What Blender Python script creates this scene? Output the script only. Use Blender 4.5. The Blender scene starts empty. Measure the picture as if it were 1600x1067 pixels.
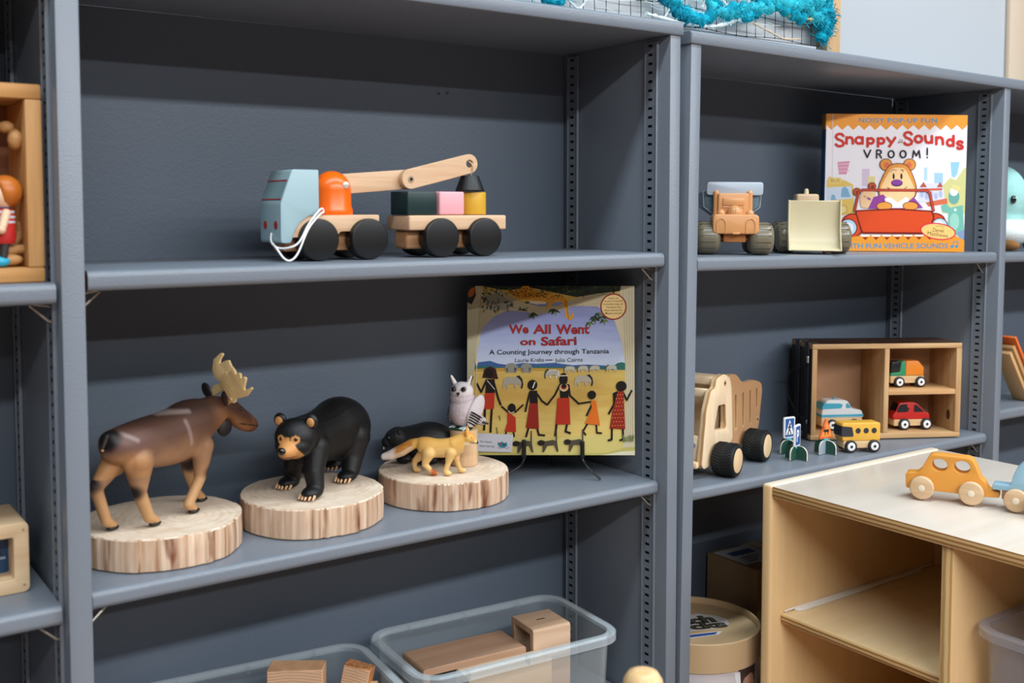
import bpy, bmesh, math, random
from math import radians as R, sin, cos, pi, hypot, atan2
from mathutils import Vector as V, Matrix as M, noise as NZ

SC = bpy.context.scene
COL = SC.collection
ZO = 0.75            # height of the main bay's lower shelf above the floor
TILT = 0.01335       # the right-hand bookcase leans this much

# ------------------------------------------------------------ camera
cd = bpy.data.cameras.new('camera')
cam = bpy.data.objects.new('camera', cd)
COL.objects.link(cam)
SC.camera = cam
cd.sensor_width = 36.0
cd.lens = 1673.52 * 36.0 / 1600.0
cd.shift_y = -110.463 / 1600.0
cd.clip_start = 0.02
_a, _b, _c = R(35.13434), R(-3.25996), R(-0.03226)
_f = V((sin(_a) * cos(_b), cos(_a) * cos(_b), sin(_b)))
_r = V((cos(_a), -sin(_a), 0))
_u = _r.cross(_f)
_r2 = _r * cos(_c) + _u * sin(_c)
_u2 = -_r * sin(_c) + _u * cos(_c)
cam.matrix_world = M(((_r2.x, _u2.x, -_f.x, -1.05569), (_r2.y, _u2.y, -_f.y, -1.11334), (_r2.z, _u2.z, -_f.z, 0.39212 + ZO), (0, 0, 0, 1)))
cd.dof.use_dof = True
cd.dof.focus_distance = 1.58
cd.dof.aperture_fstop = 5.6

# ------------------------------------------------------------ world, lights, exposure
vs = SC.view_settings
SC.display_settings.display_device = 'sRGB'
vs.view_transform = 'Standard'
vs.look = 'None'
vs.gamma = 1.0
vs.use_curve_mapping = False
vs.exposure = -0.07
w = bpy.data.worlds.new('room_light')
SC.world = w
w.use_nodes = True
w.node_tree.nodes['Background'].inputs[0].default_value = (1.0, 0.86, 0.80, 1)
w.node_tree.nodes['Background'].inputs[1].default_value = 0.07

def tube_lamp(name, x0, x1, y, watts, color=(0.93, 0.97, 1.0), z=2.68, width=0.22):
    l = bpy.data.lights.new(name, 'AREA')
    l.shape = 'RECTANGLE'
    l.size = x1 - x0
    l.size_y = width
    l.energy = watts
    l.color = color
    o = bpy.data.objects.new(name, l)
    o.location = ((x0 + x1) / 2, y, z)
    COL.objects.link(o)
    return o
tube_lamp('ceiling_lamp_near', -2.0, 1.8, -0.66, 60, (0.80, 0.92, 1.0))
tube_lamp('ceiling_lamp_middle', -2.4, 3.4, -2.88, 270, (0.97, 0.98, 1.0))
tube_lamp('ceiling_lamp_far', -2.4, 6.0, -4.80, 220, (0.97, 0.98, 1.0))

# ------------------------------------------------------------ materials
def lin(h):
    h = h.lstrip('#')
    o = []
    for i in (0, 2, 4):
        c = int(h[i:i + 2], 16) / 255.0
        o.append(c / 12.92 if c <= 0.04045 else ((c + 0.055) / 1.055) ** 2.4)
    return (o[0], o[1], o[2], 1.0)
_mats = {}
class NT:
    def __init__(s, name):
        s.m = bpy.data.materials.new(name)
        s.m.use_nodes = True
        s.t = s.m.node_tree
        s.b = s.t.nodes['Principled BSDF']
        s.out = s.t.nodes['Material Output']
    def n(s, typ, **kw):
        nd = s.t.nodes.new(typ)
        for k, v in kw.items():
            if hasattr(nd, k) and k not in nd.inputs:
                setattr(nd, k, v)
            else:
                nd.inputs[k].default_value = v
        return nd
    def l(s, a, ao, b, bi):
        s.t.links.new(a.outputs[ao], b.inputs[bi])
    def ramp(s, stops, interp='LINEAR'):
        r = s.t.nodes.new('ShaderNodeValToRGB')
        e = r.color_ramp.elements
        r.color_ramp.interpolation = interp
        while len(e) < len(stops):
            e.new(0.5)
        for i, (p, c) in enumerate(stops):
            e[i].position = p
            e[i].color = lin(c) if isinstance(c, str) else c
        return r
    def bump(s, src, so, strength, dist=0.001):
        bp = s.n('ShaderNodeBump')
        bp.inputs['Strength'].default_value = strength
        bp.inputs['Distance'].default_value = dist
        s.l(src, so, bp, 'Height')
        s.l(bp, 0, s.b, 'Normal')
    def coords(s, scale=(1, 1, 1), rot=(0, 0, 0)):
        tc = s.n('ShaderNodeTexCoord')
        mp = s.n('ShaderNodeMapping')
        mp.inputs['Scale'].default_value = scale
        mp.inputs['Rotation'].default_value = rot
        s.l(tc, 'Object', mp, 'Vector')
        return mp
def paint(hexc, rough=0.45, spec=0.5, bump=0.0, bscale=300, metal=0.0, coat=0.0, vary=0.0):
    k = ('paint', hexc, rough, spec, bump, bscale, metal, coat, vary)
    if k in _mats:
        return _mats[k]
    t = NT('paint_' + hexc.lstrip('#'))
    t.b.inputs['Base Color'].default_value = lin(hexc)
    t.b.inputs['Roughness'].default_value = rough
    t.b.inputs['Specular IOR Level'].default_value = spec
    t.b.inputs['Metallic'].default_value = metal
    t.b.inputs['Coat Weight'].default_value = coat
    if bump:
        mp = t.coords()
        nz = t.n('ShaderNodeTexNoise', Scale=bscale, Detail=3.0)
        t.l(mp, 0, nz, 'Vector')
        t.bump(nz, 0, bump, 0.002)
        if vary:
            n2 = t.n('ShaderNodeTexNoise', Scale=9.0, Detail=4.0)
            t.l(mp, 0, n2, 'Vector')
            c = lin(hexc)
            rp = t.ramp([(0.3, tuple(x * (1 - vary) for x in c[:3]) + (1,)), (0.7, tuple(min(1, x * (1 + vary)) for x in c[:3]) + (1,))])
            t.l(n2, 0, rp, 0)
            t.l(rp, 0, t.b, 'Base Color')
    _mats[k] = t.m
    return t.m
def wood(c1, c2, axis='x', scale=1.0, rough=0.5, ring=0.35, bump=0.12, c3=None):
    """grain running along axis, in object space"""
    k = ('wood', c1, c2, axis, scale, rough, ring, c3)
    if k in _mats:
        return _mats[k]
    t = NT('wood_' + c1.lstrip('#'))
    sc = {'x': (8, 130, 130), 'y': (130, 8, 130), 'z': (130, 130, 8)}[axis]
    mp = t.coords(tuple(v * scale for v in sc))
    n1 = t.n('ShaderNodeTexNoise', Scale=1.0, Detail=5.0, Roughness=0.6)
    t.l(mp, 0, n1, 'Vector')
    sc2 = {'x': (2.0, 26, 26), 'y': (26, 2.0, 26), 'z': (26, 26, 2.0)}[axis]
    mp2 = t.coords(tuple(v * scale for v in sc2))
    n2 = t.n('ShaderNodeTexNoise', Scale=1.0, Detail=3.0, Distortion=0.6)
    t.l(mp2, 0, n2, 'Vector')
    mx = t.n('ShaderNodeMix', data_type='FLOAT')
    mx.inputs[0].default_value = ring
    t.l(n1, 0, mx, 2)
    t.l(n2, 0, mx, 3)
    st = [(0.36, c2), (0.62, c1)] if not c3 else [(0.30, c3), (0.44, c2), (0.62, c1)]
    rp = t.ramp(st)
    t.l(mx, 0, rp, 0)
    t.l(rp, 0, t.b, 'Base Color')
    t.b.inputs['Roughness'].default_value = rough
    t.b.inputs['Specular IOR Level'].default_value = 0.35
    t.bump(n1, 0, bump, 0.0006)
    _mats[k] = t.m
    return t.m
def ply(axis, pitch, light='#e6c896', dark='#a9763f', off=0.0):
    """stacked veneers of a plywood edge, layered along axis"""
    k = ('ply', axis, pitch, light, dark, off)
    if k in _mats:
        return _mats[k]
    t = NT('plywood_edge')
    tc = t.n('ShaderNodeTexCoord')
    sp = t.n('ShaderNodeSeparateXYZ')
    t.l(tc, 'Object', sp, 0)
    nz = t.n('ShaderNodeTexNoise', Scale=40.0, Detail=2.0)
    t.l(tc, 'Object', nz, 'Vector')
    ad = t.n('ShaderNodeMath', operation='MULTIPLY_ADD')
    t.l(nz, 0, ad, 0)
    ad.inputs[1].default_value = pitch * 0.5
    t.l(sp, 'XYZ'.index(axis.upper()), ad, 2)
    ml = t.n('ShaderNodeMath', operation='MULTIPLY_ADD')
    t.l(ad, 0, ml, 0)
    ml.inputs[1].default_value = 1.0 / pitch
    ml.inputs[2].default_value = off
    fr = t.n('ShaderNodeMath', operation='PINGPONG')
    t.l(ml, 0, fr, 0)
    fr.inputs[1].default_value = 1.0
    rp = t.ramp([(0.0, light), (0.45, light), (0.62, dark), (0.9, dark)])
    t.l(fr, 0, rp, 0)
    t.l(rp, 0, t.b, 'Base Color')
    t.b.inputs['Roughness'].default_value = 0.5
    _mats[k] = t.m
    return t.m
def clear_plastic(tint='#dfe6ea', body=0.16, name='clear_plastic', rough=0.12):
    k = ('clear', tint, body, rough)
    if k in _mats:
        return _mats[k]
    t = NT(name)
    t.b.inputs['Base Color'].default_value = lin(tint)
    t.b.inputs['Roughness'].default_value = rough
    tr = t.n('ShaderNodeBsdfTransparent')
    tr.inputs[0].default_value = (0.93, 0.95, 0.96, 1)
    lw = t.n('ShaderNodeLayerWeight')
    lw.inputs['Blend'].default_value = 0.35
    mr = t.n('ShaderNodeMapRange')
    mr.inputs['To Min'].default_value = body
    mr.inputs['To Max'].default_value = min(1, body + 0.30)
    t.l(lw, 'Facing', mr, 0)
    mx = t.n('ShaderNodeMixShader')
    t.l(mr, 0, mx, 0)
    t.l(tr, 0, mx, 1)
    t.l(t.b, 0, mx, 2)
    t.l(mx, 0, t.out, 0)
    _mats[k] = t.m
    return t.m
def vcol(name, rough=0.55, bump=0.25, bscale=900, spec=0.4):
    """painted plastic: the paint is stored per vertex"""
    k = ('vcol', name)
    if k in _mats:
        return _mats[k]
    t = NT(name)
    at = t.n('ShaderNodeAttribute', attribute_name='paint')
    t.l(at, 'Color', t.b, 'Base Color')
    t.b.inputs['Roughness'].default_value = rough
    t.b.inputs['Specular IOR Level'].default_value = spec
    mp = t.coords((1, 1, 1))
    nz = t.n('ShaderNodeTexNoise', Scale=bscale, Detail=3.0)
    t.l(mp, 0, nz, 'Vector')
    t.bump(nz, 0, bump, 0.0006)
    _mats[k] = t.m
    return t.m

# ------------------------------------------------------------ mesh builder
def rotm(deg, axis):
    return M.Rotation(R(deg), 4, axis)
class MB:
    def __init__(s):
        s.bm = bmesh.new()
        s.mats = []
    def mi(s, m):
        if m not in s.mats:
            s.mats.append(m)
        return s.mats.index(m)
    def add(s, t, m, X=None, bev=0.0, seg=2, ang=35, fm=None):
        """append the small bmesh t; fm(face) may pick another material"""
        if bev:
            t.normal_update()
            ed = [e for e in t.edges if len(e.link_faces) == 2 and e.calc_face_angle(0) > R(ang)]
            if ed:
                bmesh.ops.bevel(t, geom=ed, offset=bev, segments=seg, profile=0.5, affect='EDGES', clamp_overlap=True)
        t.normal_update()
        mp = {}
        for v in t.verts:
            mp[v] = s.bm.verts.new(X @ v.co if X else v.co)
        i0 = s.mi(m)
        for f in t.faces:
            try:
                g = s.bm.faces.new([mp[v] for v in f.verts])
            except ValueError:
                continue
            mm = fm(f) if fm else None
            g.material_index = s.mi(mm) if mm else i0
        t.free()
        return s
    def box(s, x0, x1, y0, y1, z0, z1, m, bev=0.0, seg=2, X=None, fm=None):
        t = bmesh.new()
        bmesh.ops.create_cube(t, size=1.0, matrix=M.Translation(((x0 + x1) / 2, (y0 + y1) / 2, (z0 + z1) / 2)) @ M.Diagonal((x1 - x0, y1 - y0, z1 - z0, 1)))
        return s.add(t, m, X, bev, seg, fm=fm)
    def cyl(s, p0, p1, r0, m, r1=None, n=28, bev=0.0, seg=2, X=None, fm=None):
        p0, p1 = V(p0), V(p1)
        d = p1 - p0
        t = bmesh.new()
        bmesh.ops.create_cone(t, cap_ends=True, segments=n, radius1=r0, radius2=r0 if r1 is None else r1, depth=d.length,
                              matrix=M.Translation((p0 + p1) / 2) @ d.to_track_quat('Z', 'Y').to_matrix().to_4x4())
        return s.add(t, m, X, bev, seg, fm=fm)
    def ell(s, c, r, m, rot=None, X=None, n=20):
        t = bmesh.new()
        r = (r, r, r) if not hasattr(r, '__len__') else r
        bmesh.ops.create_uvsphere(t, u_segments=n, v_segments=max(8, n * 2 // 3), radius=1.0,
                                  matrix=M.Translation(c) @ (rot if rot else M.Identity(4)) @ M.Diagonal((r[0], r[1], r[2], 1)))
        return s.add(t, m, X)
    def cap(s, p0, p1, r0, r1, m, n=16):
        """rounded tapered limb"""
        p0, p1 = V(p0), V(p1)
        d = p1 - p0
        s.cyl(p0, p1, r0, m, r1, n)
        s.ell(p0, r0, m, n=n)
        s.ell(p1, r1, m, n=n)
        return s
    def lathe(s, prof, m, n=32, X=None, fm=None):
        t = bmesh.new()
        rings = []
        for (r, z) in prof:
            rings.append([t.verts.new((0, 0, z))] if r <= 1e-6 else [t.verts.new((r * cos(2 * pi * i / n), r * sin(2 * pi * i / n), z)) for i in range(n)])
        for a, b in zip(rings, rings[1:]):
            for i in range(n):
                j = (i + 1) % n
                if len(a) == 1 and len(b) == 1:
                    continue
                if len(a) == 1:
                    t.faces.new((a[0], b[j], b[i]))
                elif len(b) == 1:
                    t.faces.new((a[i], a[j], b[0]))
                else:
                    t.faces.new((a[i], a[j], b[j], b[i]))
        bmesh.ops.recalc_face_normals(t, faces=t.faces)
        return s.add(t, m, X, fm=fm)
    def prism(s, pts, d0, d1, m, plane='xz', holes=(), bev=0.0, seg=2, X=None, fm=None):
        """outline pts in a plane, pushed from d0 to d1 along the third axis"""
        t = bmesh.new()
        def P(a, b, d):
            return (a, d, b) if plane == 'xz' else (a, b, d) if plane == 'xy' else (d, a, b)
        loops = [list(pts)] + [list(h) for h in holes]
        ed = []
        for lp in loops:
            vs_ = [t.verts.new(P(a, b, d0)) for a, b in lp]
            for i in range(len(vs_)):
                ed.append(t.edges.new((vs_[i], vs_[(i + 1) % len(vs_)])))
        if holes:
            bmesh.ops.triangle_fill(t, edges=ed, use_beauty=True)
        else:
            t.faces.new([v for v in t.verts])
        if d1 != d0:
            g = bmesh.ops.extrude_face_region(t, geom=list(t.faces))
            dv = V(P(0, 0, d1 - d0))
            for v in g['geom']:
                if isinstance(v, bmesh.types.BMVert):
                    v.co += dv
        bmesh.ops.recalc_face_normals(t, faces=t.faces)
        if d1 != d0:
            bmesh.ops.dissolve_limit(t, angle_limit=R(1), verts=t.verts, edges=t.edges)
        return s.add(t, m, X, bev, seg, fm=fm)
    def tube(s, path, r, m, n=8, closed=False, X=None):
        path = [V(p) for p in path]
        t = bmesh.new()
        rings = []
        N = len(path)
        up = V((0, 0, 1))
        for i, p in enumerate(path):
            a = path[(i - 1) % N] if (closed or i > 0) else p
            b = path[(i + 1) % N] if (closed or i < N - 1) else p
            d = (b - a).normalized() if (b - a).length > 1e-9 else V((0, 0, 1))
            if abs(d.dot(up)) > 0.95:
                up = V((1, 0, 0)) if abs(d.x) < 0.9 else V((0, 1, 0))
            u = d.cross(up).normalized()
            v = d.cross(u).normalized()
            up = u.cross(d) if True else up
            rr = r[i] if hasattr(r, '__len__') else r
            rings.append([t.verts.new(p + u * rr * cos(2 * pi * k / n) + v * rr * sin(2 * pi * k / n)) for k in range(n)])
        for i in range(N if closed else N - 1):
            a, b = rings[i], rings[(i + 1) % N]
            for k in range(n):
                t.faces.new((a[k], a[(k + 1) % n], b[(k + 1) % n], b[k]))
        if not closed:
            t.faces.new(rings[0][::-1])
            t.faces.new(rings[-1])
        bmesh.ops.recalc_face_normals(t, faces=t.faces)
        return s.add(t, m, X)
    def loft(s, loops, m, X=None, cap0=True, cap1=True, fm=None):
        t = bmesh.new()
        rs = [[t.verts.new(p) for p in lp] for lp in loops]
        n = len(rs[0])
        for a, b in zip(rs, rs[1:]):
            for k in range(n):
                t.faces.new((a[k], a[(k + 1) % n], b[(k + 1) % n], b[k]))
        if cap0:
            t.faces.new(rs[0][::-1])
        if cap1:
            t.faces.new(rs[-1])
        bmesh.ops.recalc_face_normals(t, faces=t.faces)
        return s.add(t, m, X, fm=fm)
    def done(s, name, parent=None, sharp=38, label=None):
        me = bpy.data.meshes.new(name)
        s.bm.normal_update()
        s.bm.to_mesh(me)
        s.bm.free()
        for m in s.mats:
            me.materials.append(m)
        me.polygons.foreach_set('use_smooth', [True] * len(me.polygons))
        me.set_sharp_from_angle(angle=R(sharp))
        o = bpy.data.objects.new(name, me)
        COL.objects.link(o)
        if parent is not None:
            o.parent = parent
        if label:
            o['label'] = label
        return o
def thing(name, label, cat, x=0, y=0, z=0, rz=0, group=None, tilt=0.0):
    o = bpy.data.objects.new(name, None)
    o.empty_display_size = 0.02
    COL.objects.link(o)
    o.matrix_world = M.Translation((x, y, z + ZO)) @ M.Rotation(tilt, 4, 'Y') @ M.Rotation(R(rz), 4, 'Z')
    o['label'] = label
    o['category'] = cat
    if group:
        o['group'] = group
    return o
def tag(o, label, cat, group=None):
    o['label'] = label
    o['category'] = cat
    if group:
        o['group'] = group
    return o
def struct(o):
    o['kind'] = 'structure'
    return o
def circ(cx, cy, rx, ry=None, n=24, rot=0.0):
    ry = rx if ry is None else ry
    o = []
    for i in range(n):
        a = 2 * pi * i / n
        x, y = rx * cos(a), ry * sin(a)
        o.append((cx + x * cos(rot) - y * sin(rot), cy + x * sin(rot) + y * cos(rot)))
    return o
def rrect(x0, x1, y0, y1, r, n=6):
    o = []
    for cx, cy, a0 in ((x1 - r, y1 - r, 0), (x0 + r, y1 - r, 90), (x0 + r, y0 + r, 180), (x1 - r, y0 + r, 270)):
        for i in range(n + 1):
            a = R(a0 + 90 * i / n)
            o.append((cx + r * cos(a), cy + r * sin(a)))
    return o
def rounded(pts, r, n=4):
    """round the corners of a polygon; r a number or one per corner"""
    o = []
    N = len(pts)
    for i in range(N):
        p, a, b = V(pts[i]), V(pts[i - 1]), V(pts[(i + 1) % N])
        rr = r[i] if hasattr(r, '__len__') else r
        da, db = (a - p), (b - p)
        la, lb = da.length, db.length
        if la < 1e-9 or lb < 1e-9 or rr <= 0:
            o.append((p.x, p.y))
            continue
        k = min(rr, la * 0.45, lb * 0.45)
        pa, pb = p + da / la * k, p + db / lb * k
        for j in range(n + 1):
            t = j / n
            q = pa * (1 - t) ** 2 + p * 2 * t * (1 - t) + pb * t * t
            o.append((q.x, q.y))
    return o
def spline(pts, per=6):
    """smooth path through the points"""
    pts = [V(p) for p in pts]
    o = []
    for i in range(len(pts) - 1):
        p0, p1, p2, p3 = pts[max(i - 1, 0)], pts[i], pts[i + 1], pts[min(i + 2, len(pts) - 1)]
        for k in range(per):
            t = k / per
            o.append(0.5 * ((2 * p1) + (p2 - p0) * t + (2 * p0 - 5 * p1 + 4 * p2 - p3) * t * t + (3 * p1 - p0 - 3 * p2 + p3) * t ** 3))
    o.append(pts[-1])
    return o
def fused(mb, name, parent, voxel, smooth, colour, mat, label=None, iters_factor=0.5):
    """melt the overlapping solids of mb into one continuous skin and paint it"""
    o = mb.done('melt', None)
    r = o.modifiers.new('r', 'REMESH')
    r.mode = 'VOXEL'
    r.voxel_size = voxel
    s = o.modifiers.new('s', 'SMOOTH')
    s.factor = iters_factor
    s.iterations = smooth
    dg = bpy.context.evaluated_depsgraph_get()
    me = bpy.data.meshes.new_from_object(o.evaluated_get(dg))
    old = o.data
    bpy.data.objects.remove(o)
    bpy.data.meshes.remove(old)
    me.name = name
    me.materials.clear()
    me.materials.append(mat)
    me.polygons.foreach_set('use_smooth', [True] * len(me.polygons))
    at = me.color_attributes.new('paint', 'FLOAT_COLOR', 'POINT')
    buf = []
    for v in me.vertices:
        buf.extend(colour(v.co, v.normal))
    at.data.foreach_set('color', buf)
    ob = bpy.data.objects.new(name, me)
    COL.objects.link(ob)
    ob.parent = parent
    if label:
        ob['label'] = label
    return ob
def mixc(a, b, t):
    t = max(0.0, min(1.0, t))
    return tuple(a[i] * (1 - t) + b[i] * t for i in range(4))
def sstep(a, b, x):
    t = max(0.0, min(1.0, (x - a) / (b - a)))
    return t * t * (3 - 2 * t)
_txt = {}
def text_mesh(s, size, bold=0.0, shear=0.0, spacing=1.0):
    """outline of a line of lettering as (verts, faces, width)"""
    k = (s, bold, shear, spacing)
    if k not in _txt:
        c = bpy.data.curves.new('t', 'FONT')
        c.body = s
        c.size = 1.0
        c.offset = bold
        c.shear = shear
        c.space_character = spacing
        c.resolution_u = 3
        o = bpy.data.objects.new('t', c)
        COL.objects.link(o)
        dg = bpy.context.evaluated_depsgraph_get()
        dg.update()
        me = bpy.data.meshes.new_from_object(o.evaluated_get(dg))
        vs_ = [(v.co.x, v.co.y) for v in me.vertices]
        fs = [tuple(p.vertices) for p in me.polygons]
        bpy.data.objects.remove(o)
        bpy.data.curves.remove(c)
        bpy.data.meshes.remove(me)
        _txt[k] = (vs_, fs)
    vs_, fs = _txt[k]
    xs = [v[0] for v in vs_] or [0]
    return [((x - min(xs)) * size, y * size) for x, y in vs_], fs, (max(xs) - min(xs)) * size
def torso(mb, secs, m, n=24, per=4):
    """smooth trunk through elliptical sections (x, z centre, half width, half height)"""
    q = spline([V((a, b, c, d)) for a, b, c, d in secs], per)
    mb.loft([[(a[0], a[2] * cos(2 * pi * k / n), a[1] + a[3] * sin(2 * pi * k / n)) for k in range(n)] for a in q], m)
class Art:
    """print on a flat cover: stacked ink layers a hair apart, in a plane x right, z up, facing -y"""
    def __init__(s, fmap=None, step=0.000015):
        s.mb = MB()
        s.f = fmap or (lambda x, y: (x, y))
        s.k = 0
        s.step = step
    def _face(s, pts2, m):
        t = bmesh.new()
        y = -s.step * s.k
        vs_ = [t.verts.new((a, y, b)) for a, b in pts2]
        try:
            f = t.faces.new(vs_)
        except ValueError:
            t.free()
            return
        f.normal_update()
        if f.normal.y > 0:
            f.normal_flip()
        s.mb.add(t, m)
    def poly(s, pts, m, up=True):
        if up:
            s.k += 1
        s._face([s.f(*p) for p in pts], m)
    def ell(s, cx, cy, rx, ry, m, rot=0.0, n=20, up=True):
        s.poly(circ(cx, cy, rx, ry, n, rot), m, up)
    def line(s, pts, wd, m, up=True):
        if up:
            s.k += 1
        for (ax, ay), (bx, by) in zip(pts, pts[1:]):
            d = hypot(bx - ax, by - ay) or 1
            nx, ny = -(by - ay) / d * wd / 2, (bx - ax) / d * wd / 2
            ex, ey = (bx - ax) / d * wd * 0.25, (by - ay) / d * wd * 0.25
            s.k += 0.08
            s._face([s.f(*p) for p in ((ax + nx - ex, ay + ny - ey), (bx + nx + ex, by + ny + ey), (bx - nx + ex, by - ny + ey), (ax - nx - ex, ay - ny - ey))], m)
    def text(s, txt, cx, cy, h, m, bold=0.0, width=None, rot=0.0, shear=0.0, sp=1.0, ink=None):
        """centred on (cx, cy) in picture units, capital height h, squeezed to width"""
        s.k += 1
        vs_, fs, wd = text_mesh(txt, 1.0, bold, shear, sp)
        ky = h / 0.69
        kx = (width / wd) if width else ky
        y = -s.step * s.k
        t = bmesh.new()
        bv = []
        for (a, b) in vs_:
            px, py = (a - wd / 2) * kx, -(b - 0.345) * ky
            q = s.f(cx + px * cos(rot) - py * sin(rot), cy + px * sin(rot) + py * cos(rot))
            bv.append(t.verts.new((q[0], y, q[1])))
        for f in fs:
            try:
                t.faces.new([bv[i] for i in f])
            except ValueError:
                pass
        t.normal_update()
        for f in t.faces:
            if f.normal.y > 0:
                f.normal_flip()
        s.mb.add(t, m)
    def done(s, name, parent, label=None):
        return s.mb.done(name, parent, 180, label)
# ------------------------------------------------------------ room shell
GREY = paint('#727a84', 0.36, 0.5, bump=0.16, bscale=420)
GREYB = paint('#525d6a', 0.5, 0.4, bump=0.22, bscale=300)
RAW = paint('#5b2a22', 0.7)
SLOT = paint('#14171b', 0.8)  # near-black that stands for the shade inside slots and holes
STEEL = paint('#b9b4a6', 0.35, 0.5, metal=0.7)
mb = MB()
mb.box(-3.0, 5.0, 0.262, 0.36, -ZO, 1.95, paint('#b9bec3', 0.8))
struct(mb.done('wall_back'))
mb = MB()
mb.box(-3.0, 5.0, -6.0, 0.262, -ZO - 0.06, -ZO, paint('#8a6f5f', 0.6))
struct(mb.done('floor'))
for nm in ('wall_back', 'floor'):
    bpy.data.objects[nm].location.z = ZO
# pale door casing on the wall, far right above the bookcases
mb = MB()
c = paint('#cdb9a2', 0.6)
mb.box(1.29, 1.37, 0.2495, 0.262, -ZO, 1.35, c, 0.004)
mb.box(1.37, 2.25, 0.2495, 0.262, 1.27, 1.35, c, 0.004)
mb.box(2.25, 2.33, 0.2495, 0.262, -ZO, 1.35, c, 0.004)
mb.box(1.37, 2.25, 0.256, 0.262, -ZO, 1.27, paint('#d9c9bb', 0.6), 0.002)
o = struct(mb.done('door_1'))
o.location.z = ZO

# ------------------------------------------------------------ bookcases
def shelf_mesh(x0, x1, y0, y1, ztop, t, raw_left=True):
    mb = MB()
    r = 0.0065
    prof = [(y1, ztop), (y1, ztop - t)]
    prof += [(y0 + r - r * sin(R(a)), ztop - t + r - r * cos(R(a))) for a in range(0, 91, 15)]
    prof += [(y0 + r - r * cos(R(a)), ztop - r + r * sin(R(a))) for a in range(0, 91, 15)]
    mb.prism(prof, x0, x1, GREY, 'yz', fm=(lambda f: RAW if raw_left and f.normal.x < -0.9 else None))
    return mb
def track_mesh(x, y0, y1, z0, z1, pitch=0.0127, zh=0.0):
    """slotted steel strip on a panel facing -x"""
    mb = MB()
    d = 0.0028
    mid = (y0 + y1) / 2 + 0.001
    hw, hh = 0.0042, 0.0019
    ys = [y0, mid - hw, mid + hw, y1]
    t = bmesh.new()
    n = int((z1 - z0) / pitch)
    zb = z0 + (zh - z0) % pitch
    zs = [z0]
    for k in range(n + 1):
        for s in (-hh, hh):
            zz = zb + k * pitch + s
            if z0 + 0.001 < zz < z1 - 0.001:
                zs.append(zz)
    zs.append(z1)
    hole = [any(abs((a + b) / 2 - (zb + k * pitch)) < hh for k in range(n + 1)) for a, b in zip(zs, zs[1:])]
    g = [[t.verts.new((x - d, yy, zz)) for yy in ys] for zz in zs]
    for i in range(len(zs) - 1):
        for j in range(3):
            if hole[i] and j == 1:
                continue
            t.faces.new((g[i][j], g[i][j + 1], g[i + 1][j + 1], g[i + 1][j]))
    mb.add(t, GREY)
    mb.box(x - 0.0006, x, mid - hw - 0.002, mid + hw + 0.002, z0, z1, SLOT)  # dark backing strip, colours in the shade seen through the slots
    mb.box(x - 0.0042, x, y0 - 0.0035, y0, z0, z1, GREY, 0.0008, 1)
    mb.box(x - 0.0042, x, y1, y1 + 0.002, z0, z1, GREY)
    return mb
def clip_mesh(x, sgn, y, z):
    """bent wire shelf rest under the shelf end; sgn points into the bay"""
    mb = MB()
    p = [(x, y, z - 0.0195), (x + sgn * 0.004, y, z - 0.018), (x + sgn * 0.021, y, z - 0.002), (x + sgn * 0.019, y, z - 0.0008), (x, y, z - 0.004)]
    mb.tube(p, 0.0011, STEEL, 6)
    return mb
def bookcase(label, bays, x_left, side_t, div_t, top_z, top_t, depth, pivot=None, over=0.003, zh=0.0):
    """bays: list of (x0, x1, [(shelf z, setback, thickness)], raw ends)"""
    b = thing('bookcase', label, 'bookcase', 0, 0, -ZO)
    if pivot is not None:
        b.matrix_world = M.Translation((pivot, 0, ZO)) @ M.Rotation(TILT, 4, 'Y') @ M.Translation((-pivot, 0, -ZO))
    def fin(mb, nm):
        for v in mb.bm.verts:
            v.co.z += ZO
        return mb.done(nm, b)
    xr = bays[-1][1] + side_t
    for i, (x0, x1) in enumerate(((x_left, x_left + side_t), (xr - side_t, xr))):
        mb = MB()
        mb.box(x0, x1, 0, depth, -ZO + 0.004, top_z, GREY, 0.0012, 2)
        fin(mb, 'side_panel')
    for a, c2 in zip(bays, bays[1:]):
        mb = MB()
        mb.box(a[1], c2[0], 0, depth, -ZO + 0.004, top_z, GREY, 0.0012, 2)
        fin(mb, 'divider')
    mb = MB()
    r = 0.006
    y0 = -0.0035
    prof = [(depth, top_z + top_t), (depth, top_z), (y0 + 0.002, top_z), (y0, top_z + 0.002)]
    prof += [(y0 + r - r * cos(R(a)), top_z + top_t - r + r * sin(R(a))) for a in range(0, 91, 15)]
    mb.prism(prof, x_left - over, xr + over, GREY, 'yz', bev=0.0015, seg=1, fm=None)
    fin(mb, 'top')
    for (x0, x1, shelves, raw) in bays:
        mb = MB()
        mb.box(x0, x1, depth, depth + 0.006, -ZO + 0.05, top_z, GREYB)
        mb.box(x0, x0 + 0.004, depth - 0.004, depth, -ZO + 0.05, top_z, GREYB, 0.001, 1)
        fin(mb, 'back_panel')
        mb = MB()
        mb.box(x0, x1, 0.025, depth, -ZO + 0.06, -ZO + 0.08, GREY, 0.002)
        mb.box(x0, x1, 0.03, 0.045, -ZO + 0.004, -ZO + 0.06, GREY)
        fin(mb, 'plinth')
        for (z, sb, t) in shelves:
            fin(shelf_mesh(x0 + 0.004, x1 - 0.004, sb, depth - 0.001, z, t, raw), 'shelf')
            for x, sg in ((x0, 1), (x1 - 0.003, -1)):
                fin(clip_mesh(x, sg, 0.030, z - t), 'shelf_clip')
        fin(track_mesh(x1, 0.0265, 0.048, -ZO + 0.09, top_z - 0.006, zh=zh), 'shelf_track')
        fin(track_mesh(x1, depth - 0.034, depth - 0.0135, -ZO + 0.09, top_z - 0.006, zh=zh), 'shelf_track')
    return b
DA = 0.2416
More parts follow.
